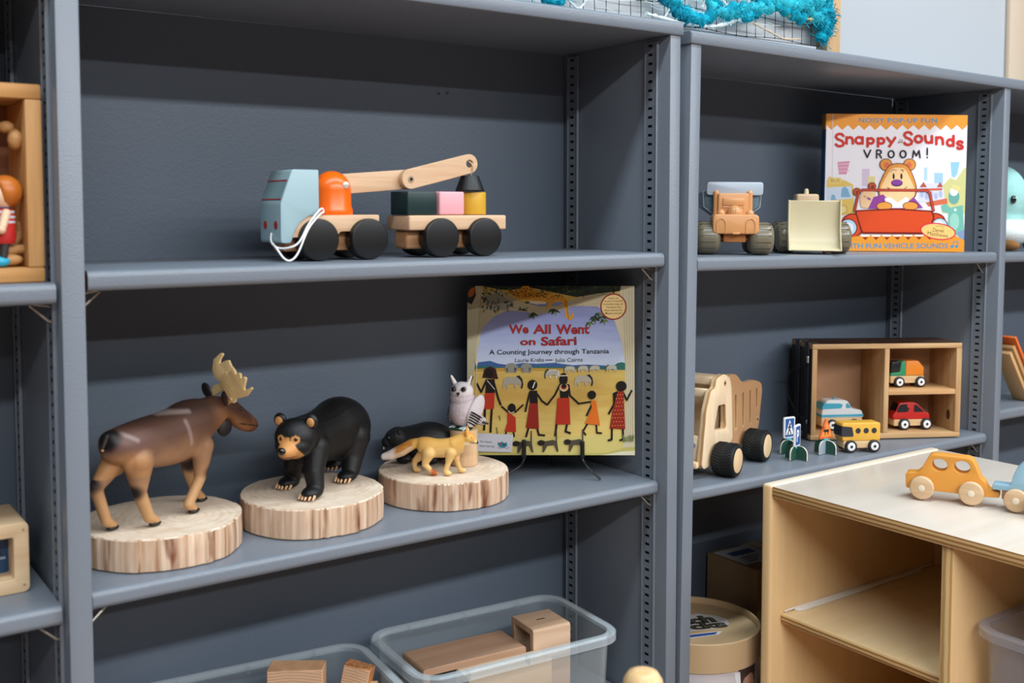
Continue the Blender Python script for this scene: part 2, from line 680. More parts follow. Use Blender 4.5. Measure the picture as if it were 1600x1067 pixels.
caseA = bookcase('long blue-grey bookcase on the left holding the toy crane and the animal figures',
                 [(-1.604, -0.8138, [(0.3200, 0.0035, 0.0207), (-0.0060, 0.0125, 0.0207), (-0.335, 0.012, 0.0207)], False),
                  (-0.7913, 0.0, [(0.33096, 0.0051, 0.0207), (0.0, 0.0155, 0.0190), (-0.335, 0.012, 0.0207)], True)],
                 -1.6265, 0.0197, 0.0225, 0.63685, 0.0196, DA, zh=0.62593)
# two screw holes left in the back of the middle bay
mb = MB()
for x, z in ((-0.2330, 0.5620), (-0.2180, 0.5640)):
    mb.cyl((x, DA - 0.0012, z + ZO), (x, DA + 0.001, z + ZO), 0.0026, GREYB, n=12)
    mb.cyl((x, DA - 0.0014, z + ZO), (x, DA + 0.001, z + ZO), 0.0014, SLOT, n=10)
mb.done('screw_hole', caseA)
GX = 0.0321
caseB = bookcase('lower blue-grey bookcase on the right holding the vehicle toys, a narrow gap from its neighbour',
                 [(0.0524, 0.8399, [(0.32327, 0.0035, 0.0207), (-0.02098, 0.0122, 0.0190), (-0.47, 0.012, 0.0207)], True),
                  (0.8601, 1.648, [(0.3215, 0.0035, 0.0187), (0.0185, 0.012, 0.0207), (-0.40, 0.012, 0.0207)], False)],
                 GX, 0.0203, 0.0202, 0.6281, 0.0196, DA, pivot=GX, zh=0.6172)
# ------------------------------------------------------------ crane truck, trailer and its load
BEECH = wood('#d6b594', '#c59f7b', 'x', 1.0, 0.5)
BEECHE = wood('#b98a62', '#9c6f4a', 'x', 1.0, 0.55)
BLACKP = paint('#090b0d', 0.38, 0.45)
CABBLUE = paint('#98b3b9', 0.4, 0.45)
CABDARK = paint('#7f9a9f', 0.4)
REDLINE = paint('#a3271c', 0.45)
ORANGE = paint('#ee6508', 0.28, 0.5)
ZU = 0.33156
YN = 0.063            # near face of the truck body
def big_wheel(root, x, y0, y1, z, r, name='wheel'):
    mb = MB()
    mb.cyl((x, y0, z), (x, y1, z), r, BLACKP, n=48, bev=0.0018, seg=3)
    return mb.done(name, root)
tr = thing('toy_crane_truck', 'toy crane truck with light blue cab, orange dome and beech boom', 'toy truck', -0.49, 0.0940, ZU, 0)
# local frame: x along the truck, y depth with the near body face at -0.031
def TX(x):
    return x + 0.49
mb = MB()   # cab
cabp = rounded([(TX(-.5572), .0215), (TX(-.5572), .068), (TX(-.5425), .108), (TX(-.5085), .108), (TX(-.5085), .055), (TX(-.5215), .0535), (TX(-.5330), .046), (TX(-.5405), .034), (TX(-.5445), .0215)], [.004, .003, .003, .002, .001, .004, .006, .004, .003])
mb.prism(cabp, -.031, .031, CABBLUE, 'xz', bev=0.0022, seg=3)
cab = mb.done('cab', tr)
mb = MB()   # windscreen lines and lamps on the sloping front
sl = V((.0147, 0, .040)).normalized()
nrm = V((-sl.z, 0, sl.x))
def onface(t, y, h):
    p = V((TX(-.5572), 0, .068)) + sl * t + nrm * h
    return V((p.x, y, p.z))
def quad(mb, t0, t1, y0, y1, h, m):
    b = bmesh.new()
    b.faces.new([b.verts.new(onface(t, y, h)) for t, y in ((t0, y0), (t1, y0), (t1, y1), (t0, y1))])
    mb.add(b, m)
quad(mb, .0055, .0285, -.0270, .0270, .0004, CABDARK)
for t0, t1 in ((.0045, .0060), (.0278, .0296)):
    quad(mb, t0, t1, -.0285, .0285, .0006, REDLINE)
mb.done('windscreen', cab)
for y in (-.0165, .0150):
    mb = MB()
    mb.cyl((TX(-.5572) - .0005, y, .0425), (TX(-.5572) + .001, y, .0425), .0050, paint('#a8261a', 0.4), n=24)
    mb.done('headlamp', cab)
mb = MB()   # chassis with an arch over the front wheel
arch = [(TX(-.5110) + .0295 * cos(R(a)), .024 + .0300 * sin(R(a))) for a in range(90, 14, -10)]
mb.prism(rounded([(TX(-.5460), .0280), (TX(-.5410), .0420), (TX(-.5290), .0520), (TX(-.5160), .0542), (TX(-.4275), .0545), (TX(-.4275), .0345), (TX(-.4800), .0345), (TX(-.4860), .0280)], .002), -.0298, .0298, BEECH, 'xz', bev=0.0012)
mb.box(TX(-.5480), TX(-.4320), -.017, .017, .0110, .0360, BEECHE, 0.003)
mb.done('chassis', tr)
mb = MB()
for x in (-.511, -.4445):
    mb.cyl((TX(x), -.030, .0250), (TX(x), .030, .0250), .0035, BEECHE, n=12)
mb.done('axle', tr)
for x in (-.5110, -.4445):
    for s in (-1, 1):
        big_wheel(tr, TX(x), s * .0195, s * .0385, .0250, .0250)
mb = MB()   # orange dome turret
dx, dy = TX(-.4790), -.004
X = M.Translation((dx, dy, .0545))
prof = [(0, 0), (.0252, 0), (.0258, .003), (.0252, .007), (.0238, .0105), (.0236, .030)] + [(.0236 * cos(R(a)), .030 + .0236 * sin(R(a))) for a in range(10, 91, 10)]
mb.lathe(prof[:-1] + [(0, .0536)], ORANGE, 40, X)
mb.box(dx - .0245, dx - .010, dy - .0062, dy + .0062, .0660, .1005, paint('#8a2c06', 0.6), 0.002)
dome = mb.done('crane_dome', tr)
mb = MB()
mb.cyl((dx + .008, dy - .0235, .0905), (dx + .008, dy - .0205, .0905), .0042, paint('#d8d4cd', 0.3, metal=0.6), n=16, bev=0.0006)
mb.done('bolt', dome)
def bar(mb, p0, p1, w, y0, y1, m):
    """flat bar with round ends in the xz plane"""
    a = atan2(p1[1] - p0[1], p1[0] - p0[0])
    pts = [(p0[0] + w * cos(a + R(90 + t)), p0[1] + w * sin(a + R(90 + t))) for t in range(0, 181, 15)]
    pts += [(p1[0] + w * cos(a + R(-90 + t)), p1[1] + w * sin(a + R(-90 + t))) for t in range(0, 181, 15)]
    return pts
b0, b1, b2 = (TX(-.4620), .0925), (TX(-.3740), .0995), (TX(-.2850), .1210)
mb = MB()
mb.prism(bar(mb, b0, b1, .0125, 0, 0, 0), -.0055, .0055, BEECH, 'xz', bev=0.0012)
boom = mb.done('lower_boom', tr)
mb = MB()
a = atan2(b2[1] - b1[1], b2[0] - b1[0])
mb.prism(bar(mb, b1, b2, .0128, 0, 0, 0), -.0155, -.0058, BEECH, 'xz', holes=[circ(b2[0], b2[1], .0052, n=16)], bev=0.0008, seg=1)
jib = mb.done('upper_boom', tr)
mb = MB()
mb.cyl((b1[0], -.0158, b1[1]), (b1[0], -.0162, b1[1]), .0042, paint('#a58a6e', 0.5), n=18)
mb.cyl((b1[0], -.0158, b1[1]), (b1[0], -.0166, b1[1]), .0022, SLOT, n=12)
mb.done('rivet', jib)
mb = MB()
wx, wz = TX(-.2815), .1055
mb.tube(spline([(b2[0] - .001, -.010, b2[1] + .0052), (b2[0] + .003, -.0172, b2[1] - .001), (wx, -.0165, wz + .008), (wx, -.012, wz - .002)], 5), .0009, paint('#cdb28c', 0.5), 6)
mb.done('hook', jib)
mb = MB()
mb.lathe([(0, -.0205), (.0185, -.0205), (.0192, -.0190), (.0122, -.001), (.0112, 0), (0, 0)], paint('#0a0a0b', 0.45, bump=0.3, bscale=500), 32, M.Translation((wx, -.010, wz)))
mb.done('crane_weight', tr)
mb = MB()   # pull cord: from the nose, down to the shelf, up over the chassis
cord = [(TX(-.5578), -.004, .0330), (TX(-.5605), -.010, .0230), (TX(-.5600), -.026, .0165), (TX(-.5520), -.0400, .0165), (TX(-.5400), -.0430, .0230), (TX(-.5270), -.0420, .0440), (TX(-.5130), -.0380, .0585), (TX(-.5060), -.0340, .0620), (TX(-.5040), -.0330, .0580), (TX(-.5120), -.0390, .0545), (TX(-.5280), -.0425, .0380), (TX(-.5420), -.0450, .0110), (TX(-.5510), -.0450, .0022), (TX(-.5580), -.0420, .0040), (TX(-.5620), -.030, .0150), (TX(-.5590), -.010, .0215)]
mb.tube(spline(cord, 7), .00125, paint('#e6e4e4', 0.7), 8)
mb.done('pull_cord', tr, label='white pull cord')

tl = thing('toy_trailer', 'flat beech toy trailer with black wheels carrying coloured blocks', 'toy trailer', -0.311, 0.0940, ZU, -1.0)
mb = MB()
mb.box(-.0735, .0735, -.031, .031, .0345, .0535, BEECH, 0.0022, 3)
mb.done('platform', tl)
mb = MB()
mb.box(-.0700, .0640, -.017, .017, .0105, .0346, BEECHE, 0.004, 3)
mb.done('beam', tl)
mb = MB()
for x in (-.029, .0365):
    mb.cyl((x, -.030, .0250), (x, .030, .0250), .0035, BEECHE, n=12)
mb.done('axle', tl)
for x in (-.0290, .0365):
    for s in (-1, 1):
        big_wheel(tl, x, s * .0195, s * .0385, .0250, .0250)
ZT = ZU + .0540
mb = MB()
mb.box(-.0215, .0215, -.0225, .0225, 0, .0300, paint('#0f2b2c', 0.35), 0.0016, 3)
o = tag(mb.done('toy_block'), 'dark green block at the cab end of the toy trailer', 'toy block', 'blocks loaded on the toy trailer')
o.location = (-.3640, .0900, ZT + ZO)
mb = MB()
mb.box(-.0190, .0190, -.0190, .0190, 0, .0300, paint('#e3a3ab', 0.4), 0.0022, 3)
o = tag(mb.done('toy_block'), 'pink block between the green and yellow ones on the toy trailer', 'toy block', 'blocks loaded on the toy trailer')
o.location = (-.3195, .0862, ZT + ZO)
mb = MB()
mb.cyl((0, 0, 0), (0, 0, .0300), .0185, paint('#d0a02e', 0.4), n=48, bev=0.0018, seg=3)
o = tag(mb.done('toy_cylinder'), 'mustard yellow round block at the end of the toy trailer under the black weight', 'toy block', 'blocks loaded on the toy trailer')
o.location = (-.2765, .0862, ZT + ZO)
# ------------------------------------------------------------ log slices
def slice_mats(seed, drips):
    t = NT('cut_log_bark_side')
    tc = t.n('ShaderNodeTexCoord')
    mp = t.n('ShaderNodeMapping')
    mp.inputs['Location'].default_value = (seed * 3.1, seed * 1.7, 0)
    mp.inputs['Scale'].default_value = (130, 130, 5)
    t.l(tc, 'Object', mp, 0)
    n1 = t.n('ShaderNodeTexNoise', Scale=1.0, Detail=3.0)
    t.l(mp, 0, n1, 'Vector')
    r1 = t.ramp([(0.30, '#94694a'), (0.42, '#bd9a7c'), (0.58, '#cfb298'), (0.75, '#dfc9b2')])
    t.l(n1, 0, r1, 0)
    mp2 = t.n('ShaderNodeMapping')
    mp2.inputs['Location'].default_value = (seed * 0.7, seed * 2.3, 0)
    mp2.inputs['Scale'].default_value = (46, 46, 7)
    t.l(tc, 'Object', mp2, 0)
    n2 = t.n('ShaderNodeTexNoise', Scale=1.0, Detail=4.0, Distortion=0.4)
    t.l(mp2, 0, n2, 'Vector')
    r2 = t.ramp([(0.58 - drips, (0, 0, 0, 1)), (0.70 - drips, (1, 1, 1, 1))])
    t.l(n2, 0, r2, 0)
    mx = t.n('ShaderNodeMix', data_type='RGBA')
    t.l(r2, 0, mx, 0)
    t.l(r1, 0, mx, 6)
    mx.inputs[7].default_value = lin('#6f3a18')
    t.l(mx, 2, t.b, 'Base Color')
    t.b.inputs['Roughness'].default_value = 0.75
    t.bump(n1, 0, 0.5, 0.002)
    u = NT('cut_log_face')
    mp = u.coords((1, 1, 1))
    mp.inputs['Location'].default_value = (0.012, -0.02, 0)
    wv = u.n('ShaderNodeTexWave', wave_type='RINGS', Scale=34.0, Distortion=5.0, Detail=3.0)
    wv.rings_direction = 'Z'
    wv.inputs['Detail Scale'].default_value = 2.0
    u.l(mp, 0, wv, 'Vector')
    nz = u.n('ShaderNodeTexNoise', Scale=45.0, Detail=5.0)
    u.l(mp, 0, nz, 'Vector')
    mxx = u.n('ShaderNodeMix', data_type='FLOAT')
    mxx.inputs[0].default_value = 0.85
    u.l(wv, 'Fac', mxx, 2)
    u.l(nz, 0, mxx, 3)
    rp = u.ramp([(0.25, '#cbb097'), (0.5, '#dcc8b0'), (0.75, '#e6d6c4')])
    u.l(mxx, 0, rp, 0)
    u.l(rp, 0, u.b, 'Base Color')
    u.b.inputs['Roughness'].default_value = 0.8
    u.bump(nz, 0, 0.3, 0.001)
    return t.m, u.m
def log_slice(label, x, y, r, h, seed, drips):
    rnd = random.Random(seed)
    side, face = slice_mats(seed, drips)
    n = 220
    ph = [rnd.uniform(0, 6.28) for _ in range(6)]
    rad = []
    step = 0
    for i in range(n):
        a = 2 * pi * i / n
        if rnd.random() < 0.16:
            step = rnd.uniform(-0.0016, 0.0010)
        rad.append(r * (1 + 0.012 * sin(2 * a + ph[0]) + 0.008 * sin(3 * a + ph[1]) + 0.004 * sin(7 * a + ph[2])) + step)
    mb = MB()
    def ring(z, dr, jit=0.0):
        return [((rad[i] + dr) * cos(2 * pi * i / n), (rad[i] + dr) * sin(2 * pi * i / n), z + (rnd.uniform(-jit, 0) if jit else 0)) for i in range(n)]
    loops = [ring(0, -0.002), ring(0.0015, 0), ring(h * 0.5, 0.0006), ring(h - 0.0012, 0, 0.0008), ring(h, -0.0012), ring(h, -0.012)]
    mb.loft(loops, side, fm=lambda f: face if f.normal.z > 0.6 else None)
    o = mb.done('log_slice', None, 30)
    o.location = (x, y, ZO + .0006)
    o.rotation_euler = (0, 0, rnd.uniform(0, 6.28))
    return tag(o, label, 'log slice', 'pale log slices on the lower shelf')
HS = 0.0368
log_slice('log slice under the moose figure, at the left end of the shelf', -.6830, .1225, .0915, HS, 3, 0.02)
log_slice('log slice under the black bear figure, the middle of the three', -.4916, .1301, .0905, HS, 11, -0.03)
log_slice('log slice under the fox, beaver and owl, nearest the picture book', -.2937, .1346, .0900, HS, 21, 0.03)

# ------------------------------------------------------------ moose
BLK = lin('#0b0a0a')
HS = .0380
mo = thing('moose_figure', 'brown toy moose with pale antlers standing on the left log slice', 'toy animal', -.6865, .1095, HS, 25.8)
P = paint('#888888')
mb = MB()
# trunk, hump, neck, head
torso(mb, [(-.0795, .0985, .0050, .0080), (-.0760, .0985, .0140, .0150), (-.0620, .0955, .0215, .0210), (-.0400, .0935, .0240, .0265), (-.0150, .0925, .0245, .0300), (.0100, .0925, .0250, .0325), (.0320, .0960, .0245, .0350), (.0500, .0990, .0225, .0325), (.0660, .1030, .0185, .0265), (.0800, .1080, .0155, .0225), (.0940, .1110, .0130, .0165)], P)
torso(mb, [(.0860, .1150, .0060, .0070), (.0900, .1130, .0120, .0140), (.1040, .1110, .0128, .0140), (.1160, .1035, .0122, .0165), (.1280, .0955, .0104, .0160), (.1380, .0895, .0102, .0138), (.1460, .0855, .0106, .0112), (.1520, .0830, .0085, .0070), (.1540, .0825, .0040, .0030)], P, 20)
mb.ell((-.0450, -.0110, .0820), (.0190, .0120, .0240), P)
mb.ell((-.0550, .0110, .0820), (.0180, .0110, .0220), P)
mb.ell((.0450, -.0110, .0840), (.0160, .0120, .0220), P)
# near legs are at -y
def mleg(hoof, knee, hip, fwd, ra, rb, rc):
    mb.cap(hip, knee, ra, rb, P)
    ank = (hoof[0] - .002, hoof[1], .012)
    mb.cap(knee, ank, rb, rc, P)
    mb.cap(ank, (hoof[0] + fwd, hoof[1], .0052), rc * 1.02, .0052, P)
mleg((-.0640, .0150), (-.0800, .0140, .0520), (-.0560, .0100, .0800), .007, .0145, .0072, .0062)
mleg((-.0300, -.0135), (-.0440, -.0130, .0420), (-.0430, -.0110, .0780), .008, .0180, .0078, .0066)
mleg((.0290, -.0135), (.0470, -.0130, .0400), (.0520, -.0120, .0760), .006, .0135, .0070, .0060)
mleg((.0700, .0150), (.0540, .0130, .0400), (.0500, .0110, .0720), .006, .0125, .0068, .0060)
cD, cM, cL, cT, cP = lin('#38261f'), lin('#5e4236'), lin('#977052'), lin('#bb8f62'), lin('#6a4a45')
def moose_paint(p, n):
    x, y, z = p
    c = mixc(cL, cM, sstep(.070, .105, z + .006 * NZ.noise(p * 60)))
    c = mixc(c, cD, sstep(.108, .126, z))
    if x < -.02:
        c = mixc(c, cP, .5 * sstep(-.02, -.05, x) * sstep(.075, .09, z) * (1 - sstep(.105, .115, z)))
        c = mixc(c, lin('#a8794e'), sstep(.096, .082, z) * sstep(-.03, -.05, x))
    if x > .058:
        c = mixc(c, mixc(lin('#96643d'), lin('#482d21'), sstep(.094, .114, z + (x - .1) * .55)), sstep(.058, .098, x))
        if x > .138:
            c = mixc(c, lin('#6b3d24'), .6)
    if z < .062:
        c = mixc(cT, cL, sstep(.03, .062, z))
        for (kx, ky, kz) in ((-.083, .014, .056), (-.049, -.013, .044), (.053, -.014, .046), (.050, .008, .052)):
            d = (V((kx, ky, kz)) - p).length
            c = mixc(lin('#221814'), c, sstep(.005, .013, d))
    if z < .0048:
        c = BLK
    # airbrushed pale streaks over shoulder and rump
    for ax, az, bx, bz in ((.018, .112, .024, .085), (-.010, .1245, .028, .1215), (-.066, .112, -.052, .103)):
        t = max(0, min(1, ((x - ax) * (bx - ax) + (z - az) * (bz - az)) / ((bx - ax) ** 2 + (bz - az) ** 2)))
        d = hypot(x - ax - t * (bx - ax), z - az - t * (bz - az))
        if y < .012:
            c = mixc(lin('#b9a7a2'), c, .62 + .38 * sstep(.0006, .0040, d))
    # dark rump patch round the tail, mouth line, eye hollow
    d = (p - V((-.078, -.004, .108))).length
    c = mixc(lin('#17100e'), c, sstep(.010, .019, d))
    t = (x - .118) / .03
    if 0 < t < 1.1 and abs(z - (.0905 - .008 * t)) < .0009:
        c = mixc(c, BLK, .8)
    return c
fused(mb, 'body', mo, .0015, 7, moose_paint, vcol('moose_paint', 0.5, 0.35, 700))
mb = MB()
mb.cap((-.0765, -.002, .1090), (-.0830, -.002, .0980), .0036, .0020, paint('#1a1210', 0.6))
mb.ell((-.0832, -.002, .0965), (.0016, .0016, .0022), paint('#c99a68', 0.6))
mb.done('tail', mo)
def ear(mb, base, tip, w, m, inner=None, thick=.0022):
    base, tip = V(base), V(tip)
    d = tip - base
    L = d.length
    X = M.Translation(base) @ d.to_track_quat('Z', 'Y').to_matrix().to_4x4()
    mb.ell((0, 0, L * .5), (w, thick, L * .56), m, X=X, n=16)
    if inner:
        mb.ell((0, -thick * .55, L * .48), (w * .62, thick * .7, L * .40), inner, X=X, n=14)
for c, r_, rt, m1, m2 in (((.0850, .0125, .1350), (.0026, .0070, .0105), -38, '#16100e', '#1c1411'), ((.0900, -.0120, .1265), (.0026, .0058, .0090), -8, '#3b241b', '#a9704a')):
    mb = MB()
    mb.ell(c, r_, paint(m1, 0.55), rotm(rt, 'X'))
    mb.ell((c[0] + .0012, c[1], c[2] - .001), (r_[0] * .8, r_[1] * .6, r_[2] * .7), paint(m2, 0.6), rotm(rt, 'X'))
    mb.done('ear', mo)
for hx, hy in ((-.0605, .0150), (-.0262, -.0135), (.0325, -.0135), (.0735, .0150)):
    mb = MB()
    mb.ell((hx + .0030, hy, .0028), (.0078, .0052, .0030), paint('#100d0c', .4))
    mb.done('hoof', mo)
for s in (-1, 1):
    mb = MB()
    mb.ell((.1185, s * .0108, .1085), (.0022, .0018, .0019), paint('#0a0707', 0.12, 0.7))
    mb.done('eye', mo)
mb = MB()   # bell under the throat
mb.ell((.1010, 0, .0880), (.0115, .0055, .0110), paint('#1a1412', 0.6, bump=0.4, bscale=500), rotm(12, 'Y'))
mb.done('dewlap', mo)
ANT = paint('#e3c48c', 0.55, bump=0.25, bscale=260)
# palmate antlers: near one to the right, far one rising to the left
nearp = [(-.0237, .1228), (-.0300, .1225), (-.0330, .1287), (-.0419, .1306), (-.0508, .1330), (-.0612, .1432), (-.0583, .1450), (-.0509, .1402), (-.0473, .1415), (-.0530, .1549), (-.0498, .1572), (-.0446, .1545), (-.0450, .1602), (-.0408, .1614), (-.0373, .1584), (-.0366, .1630), (-.0328, .1655), (-.0292, .1640), (-.0261, .1585), (-.0205, .1610), (-.0120, .1530), (-.0140, .1400), (-.0195, .1310)]
farp = [(.0195, .1228), (.0245, .1290), (.0170, .1310), (.0110, .1395), (.0000, .1441), (.0104, .1501), (.0148, .1589), (.0138, .1715), (.0099, .1741), (.0060, .1777), (.0013, .1805), (-.0018, .1788), (.0031, .1711), (.0036, .1665), (-.0015, .1690), (-.0068, .1714), (-.0114, .1724), (-.0152, .1656), (-.0215, .1610), (-.0180, .1450), (-.0060, .1360), (.0080, .1280)]
mb = MB()
mb.prism(rounded(nearp, .0016), -.0016, .0016, ANT, 'yz', bev=0.0011, X=M.Translation((.0885, 0, 0)) @ M.Translation((0, 0, .125)) @ rotm(-8, 'Y') @ M.Translation((0, 0, -.125)))
mb.cap((.0985, -.0080, .1200), (.0885, -.0250, .1275), .0034, .0030, ANT)
mb.done('antler', mo, 60)
mb = MB()
mb.prism(rounded(farp, .0016), -.0016, .0016, ANT, 'yz', bev=0.0011, X=M.Translation((.0945, 0, 0)) @ M.Translation((0, 0, .125)) @ rotm(6, 'Y') @ M.Translation((0, 0, -.125)))
mb.cap((.0985, .0080, .1200), (.0950, .0190, .1270), .0040, .0036, ANT)
mb.done('antler', mo, 60)

# ------------------------------------------------------------ black bear
be = thing('bear_figure', 'black toy bear with tan muzzle standing on the middle log slice', 'toy animal', -.468, .150, HS + .0004, 213)
mb = MB()
torso(mb, [(-.0950, .0600, .0080, .0110), (-.0900, .0600, .0210, .0240), (-.0740, .0620, .0300, .0350), (-.0520, .0645, .0340, .0405), (-.0300, .0650, .0345, .0410), (-.0080, .0635, .0320, .0365), (.0140, .0630, .0305, .0335), (.0340, .0640, .0290, .0320), (.0520, .0680, .0250, .0280), (.0660, .0725, .0205, .0235)], P)
mb.cap((.0400, .004, .0700), (.0760, .013, .0780), .0250, .0210, P)
HX = M.Translation((.0900, .0200, .0800)) @ rotm(8, 'Z') @ rotm(6, 'Y')
mb.ell((0, 0, 0), (.0225, .0262, .0235), P, X=HX)
mb.ell((.006, 0, -.008), (.0200, .0235, .0165), P, X=HX)
t = bmesh.new()
bmesh.ops.create_uvsphere(t, u_segments=20, v_segments=14, radius=1, matrix=HX @ M.Translation((.020, 0, -.0100)) @ M.Diagonal((.0180, .0120, .0105, 1)))
mb.add(t, P)
def bleg(foot, hip, r0, r1, r2, fwd):
    kn = ((foot[0] + hip[0]) / 2 + (.003 if fwd else -.002), (foot[1] + hip[1]) / 2, hip[2] * .52)
    mb.cap(hip, kn, r0, r1, P)
    mb.cap(kn, (foot[0] - .004, foot[1], .0120), r1, r2, P)
    mb.ell((foot[0] + .004, foot[1], .0075), (.0165, .0125, .0078), P)
bleg((.0309, -.0270), (.0300, -.0160, .0560), .0170, .0120, .0105, True)
bleg((.0640, .0285), (.0440, .0190, .0580), .0185, .0128, .0108, True)
bleg((-.0258, .0250), (-.0480, .0200, .0540), .0220, .0150, .0118, False)
bleg((-.0755, -.0250), (-.0600, -.0170, .0500), .0200, .0130, .0110, False)
HI = HX.inverted()
TAN = lin('#c58a4e')
BKB = lin('#0d0d0e')
def bear_paint(p, n):
    q = HI @ p
    c = BKB
    if q.x > .004 and q.length < .05:
        ay = abs(q.y)
        muz = (q.x > .0135 and q.z < .0020 and ay < .0085 + max(0, -q.z) * .55 and ay < .0165)
        eye = hypot(ay - .0090, (q.z - .0030) * 1.15) < .0056 and q.x > .012
        brow = ay < .0030 and q.z < .0060 and q.x > .016
        if muz or eye or brow:
            c = TAN
        if q.x > .025 and abs(q.z + .0155) < .0009:
            c = lin('#5a2c17')
        if q.z < -.0160 and q.x > .02:
            c = mixc(TAN, lin('#8a4f27'), .5)
    return c
fused(mb, 'body', be, .00135, 7, bear_paint, vcol('bear_paint', 0.52, 0.5, 800))
mb = MB()
mb.ell((.0400, 0, -.0050), (.0042, .0056, .0044), paint('#0c0807', 0.2, 0.6), X=HX)
mb.done('nose', be)
for s in (-1, 1):
    mb = MB()
    mb.ell((.0186, s * .0092, .0032), (.0030, .0029, .0029), paint('#2a0f08', 0.1, 0.8), X=HX, n=16)
    mb.done('eye', be)
    mb = MB()
    mb.ell((-.003, s * .0205, .0195), (.0046, .0082, .0088), paint('#0d0d0e', 0.5), X=HX)
    mb.ell((.0010, s * .0207, .0190), (.0022, .0050, .0058), paint('#c08a52', 0.6), X=HX)
    mb.done('ear', be)
CL = paint('#d9ac82', 0.4)
for (fx, fy) in ((.0309, -.0270), (.0640, .0285), (-.0258, .0250), (-.0755, -.0250)):
    for k in range(5):
        mb = MB()
        yy = fy + (k - 2) * .0050
        xx = fx + .0185 - abs(k - 2) * .0012
        mb.cap((xx - .001, yy, .0058), (xx + .0024, yy, .0024), .0018, .0013, CL, n=10)
        mb.done('claw', be)

# ------------------------------------------------------------ beaver
bv = thing('beaver_figure', 'dark grey toy beaver behind the fox on the right log slice', 'toy animal', -.3060, .1830, HS, 142)
mb = MB()
torso(mb, [(-.0510, .0240, .0080, .0100), (-.0440, .0260, .0190, .0210), (-.0300, .0285, .0235, .0265), (-.0120, .0295, .0240, .0275), (.0060, .0290, .0205, .0235), (.0200, .0310, .0165, .0185)], P)
mb.cap((.010, 0, .0300), (.028, .002, .0345), .0180, .0155, P)
mb.ell((.0320, .003, .0345), (.0140, .0135, .0130), P)
mb.ell((.0420, .005, .0290), (.0085, .0090, .0085), P)
for fx, fy in ((.018, .012), (.018, -.012), (-.020, .017), (-.020, -.017)):
    mb.ell((fx, fy, .0060), (.0110, .0070, .0060), P)
def beaver_paint(p, n):
    c = lin('#191a1c')
    if p.x > .041 and p.z < .0225 and abs(p.y - .005) < .003:
        c = lin('#15100f')
    return c
fused(mb, 'body', bv, .0014, 4, beaver_paint, vcol('beaver_paint', 0.5, 0.5, 900))
for s in (-1, 1):
    mb = MB()
    mb.ell((.0380, .003 + s * .0112, .0365), .0017, paint('#2b2a2a', 0.05, 1.0))
    mb.done('eye', bv)
    mb = MB()
    mb.ell((.0235, .003 + s * .0110, .0440), (.0024, .0030, .0036), paint('#17181a', 0.55))
    mb.done('ear', bv)
mb = MB()
mb.box(.0462, .0478, .0028, .0072, .0185, .0225, paint('#d9d3c6', 0.4), 0.0006)
mb.done('teeth', bv)
mb = MB()
mb.ell((-.0560, 0, .0050), (.0200, .0115, .0026), paint('#141416', 0.6, bump=0.5, bscale=400))
mb.done('tail', bv)

# ------------------------------------------------------------ fox
fo = thing('fox_figure', 'sandy yellow toy fox with white-tipped tail walking on the right log slice', 'toy animal', -.318, .104, HS, -38)
mb = MB()
torso(mb, [(-.0315, .0415, .0030, .0040), (-.0265, .0392, .0085, .0105), (-.0160, .0365, .0107, .0138), (-.0020, .0352, .0102, .0128), (.0120, .0360, .0106, .0133), (.0240, .0385, .0106, .0134), (.0330, .0425, .0090, .0115)], P)
mb.cap((.020, 0, .0400), (.0355, 0, .0490), .0115, .0085, P)
mb.ell((.0385, 0, .0495), (.0092, .0096, .0088), P)
mb.cap((.0410, 0, .0470), (.0500, 0, .0435), .0056, .0026, P)
mb.ell((.0360, 0, .0440), (.0070, .0088, .0060), P)
def fleg(foot, knee, hip, r0, r1, r2):
    mb.cap(hip, knee, r0, r1, P)
    mb.cap(knee, (foot[0] - .0015, foot[1], .0060), r1, r2, P)
    mb.ell((foot[0] + .0018, foot[1], .0035), (.0058, .0037, .0035), P)
fleg((-.0330, .0080), (-.0355, .0075, .0150), (-.0200, .0060, .0290), .0085, .0040, .0033)
fleg((-.0085, -.0085), (-.0190, -.0080, .0150), (-.0140, -.0065, .0300), .0095, .0043, .0034)
fleg((.0100, -.0085), (.0125, -.0080, .0170), (.0160, -.0070, .0310), .0078, .0040, .0033)
fleg((.0275, .0080), (.0225, .0078, .0160), (.0200, .0060, .0300), .0075, .0038, .0032)
for a, b, ra, rb in (((-.026, 0, .0440), (-.038, .001, .0395), .0055, .0075), ((-.038, .001, .0395), (-.052, .002, .0310), .0075, .0082), ((-.052, .002, .0310), (-.066, .003, .0245), .0082, .0068), ((-.066, .003, .0245), (-.0755, .003, .0222), .0068, .0048)):
    mb.cap(a, b, ra, rb, P)
cY, cO, cC = lin('#d7a552'), lin('#b0601a'), lin('#ddb675')
def fox_paint(p, n):
    x, y, z = p
    c = mixc(cC, cY, sstep(.028, .044, z))
    if x < -.036:
        c = mixc(cO, cY, .25 + .75 * abs(NZ.noise(V((x * 40, y * 200, z * 200)))))
        if n.z < -.1:
            c = mixc(c, lin('#d8bfa0'), .8)
        c = mixc(c, lin('#e2d3cb'), sstep(-.056, -.064, x))
    if z < .010 and x < -.002 and y < 0:
        c = mixc(lin('#a44f14'), c, sstep(-.008, -.013, x))
    if x > .030:
        c = mixc(c, lin('#cf8d3c'), sstep(.050, .058, z))
        c = mixc(c, lin('#e6d2ac'), sstep(.0470, .0425, z) * sstep(.032, .036, x))
        if .0415 < x and abs(z - (.0445 - (x - .0415) * .22)) < .0006:
            c = lin('#3a2312')
        if x > .0505:
            c = lin('#20130b')
    return c
fused(mb, 'body', fo, .00105, 4, fox_paint, vcol('fox_paint', 0.55, 0.4, 1100))
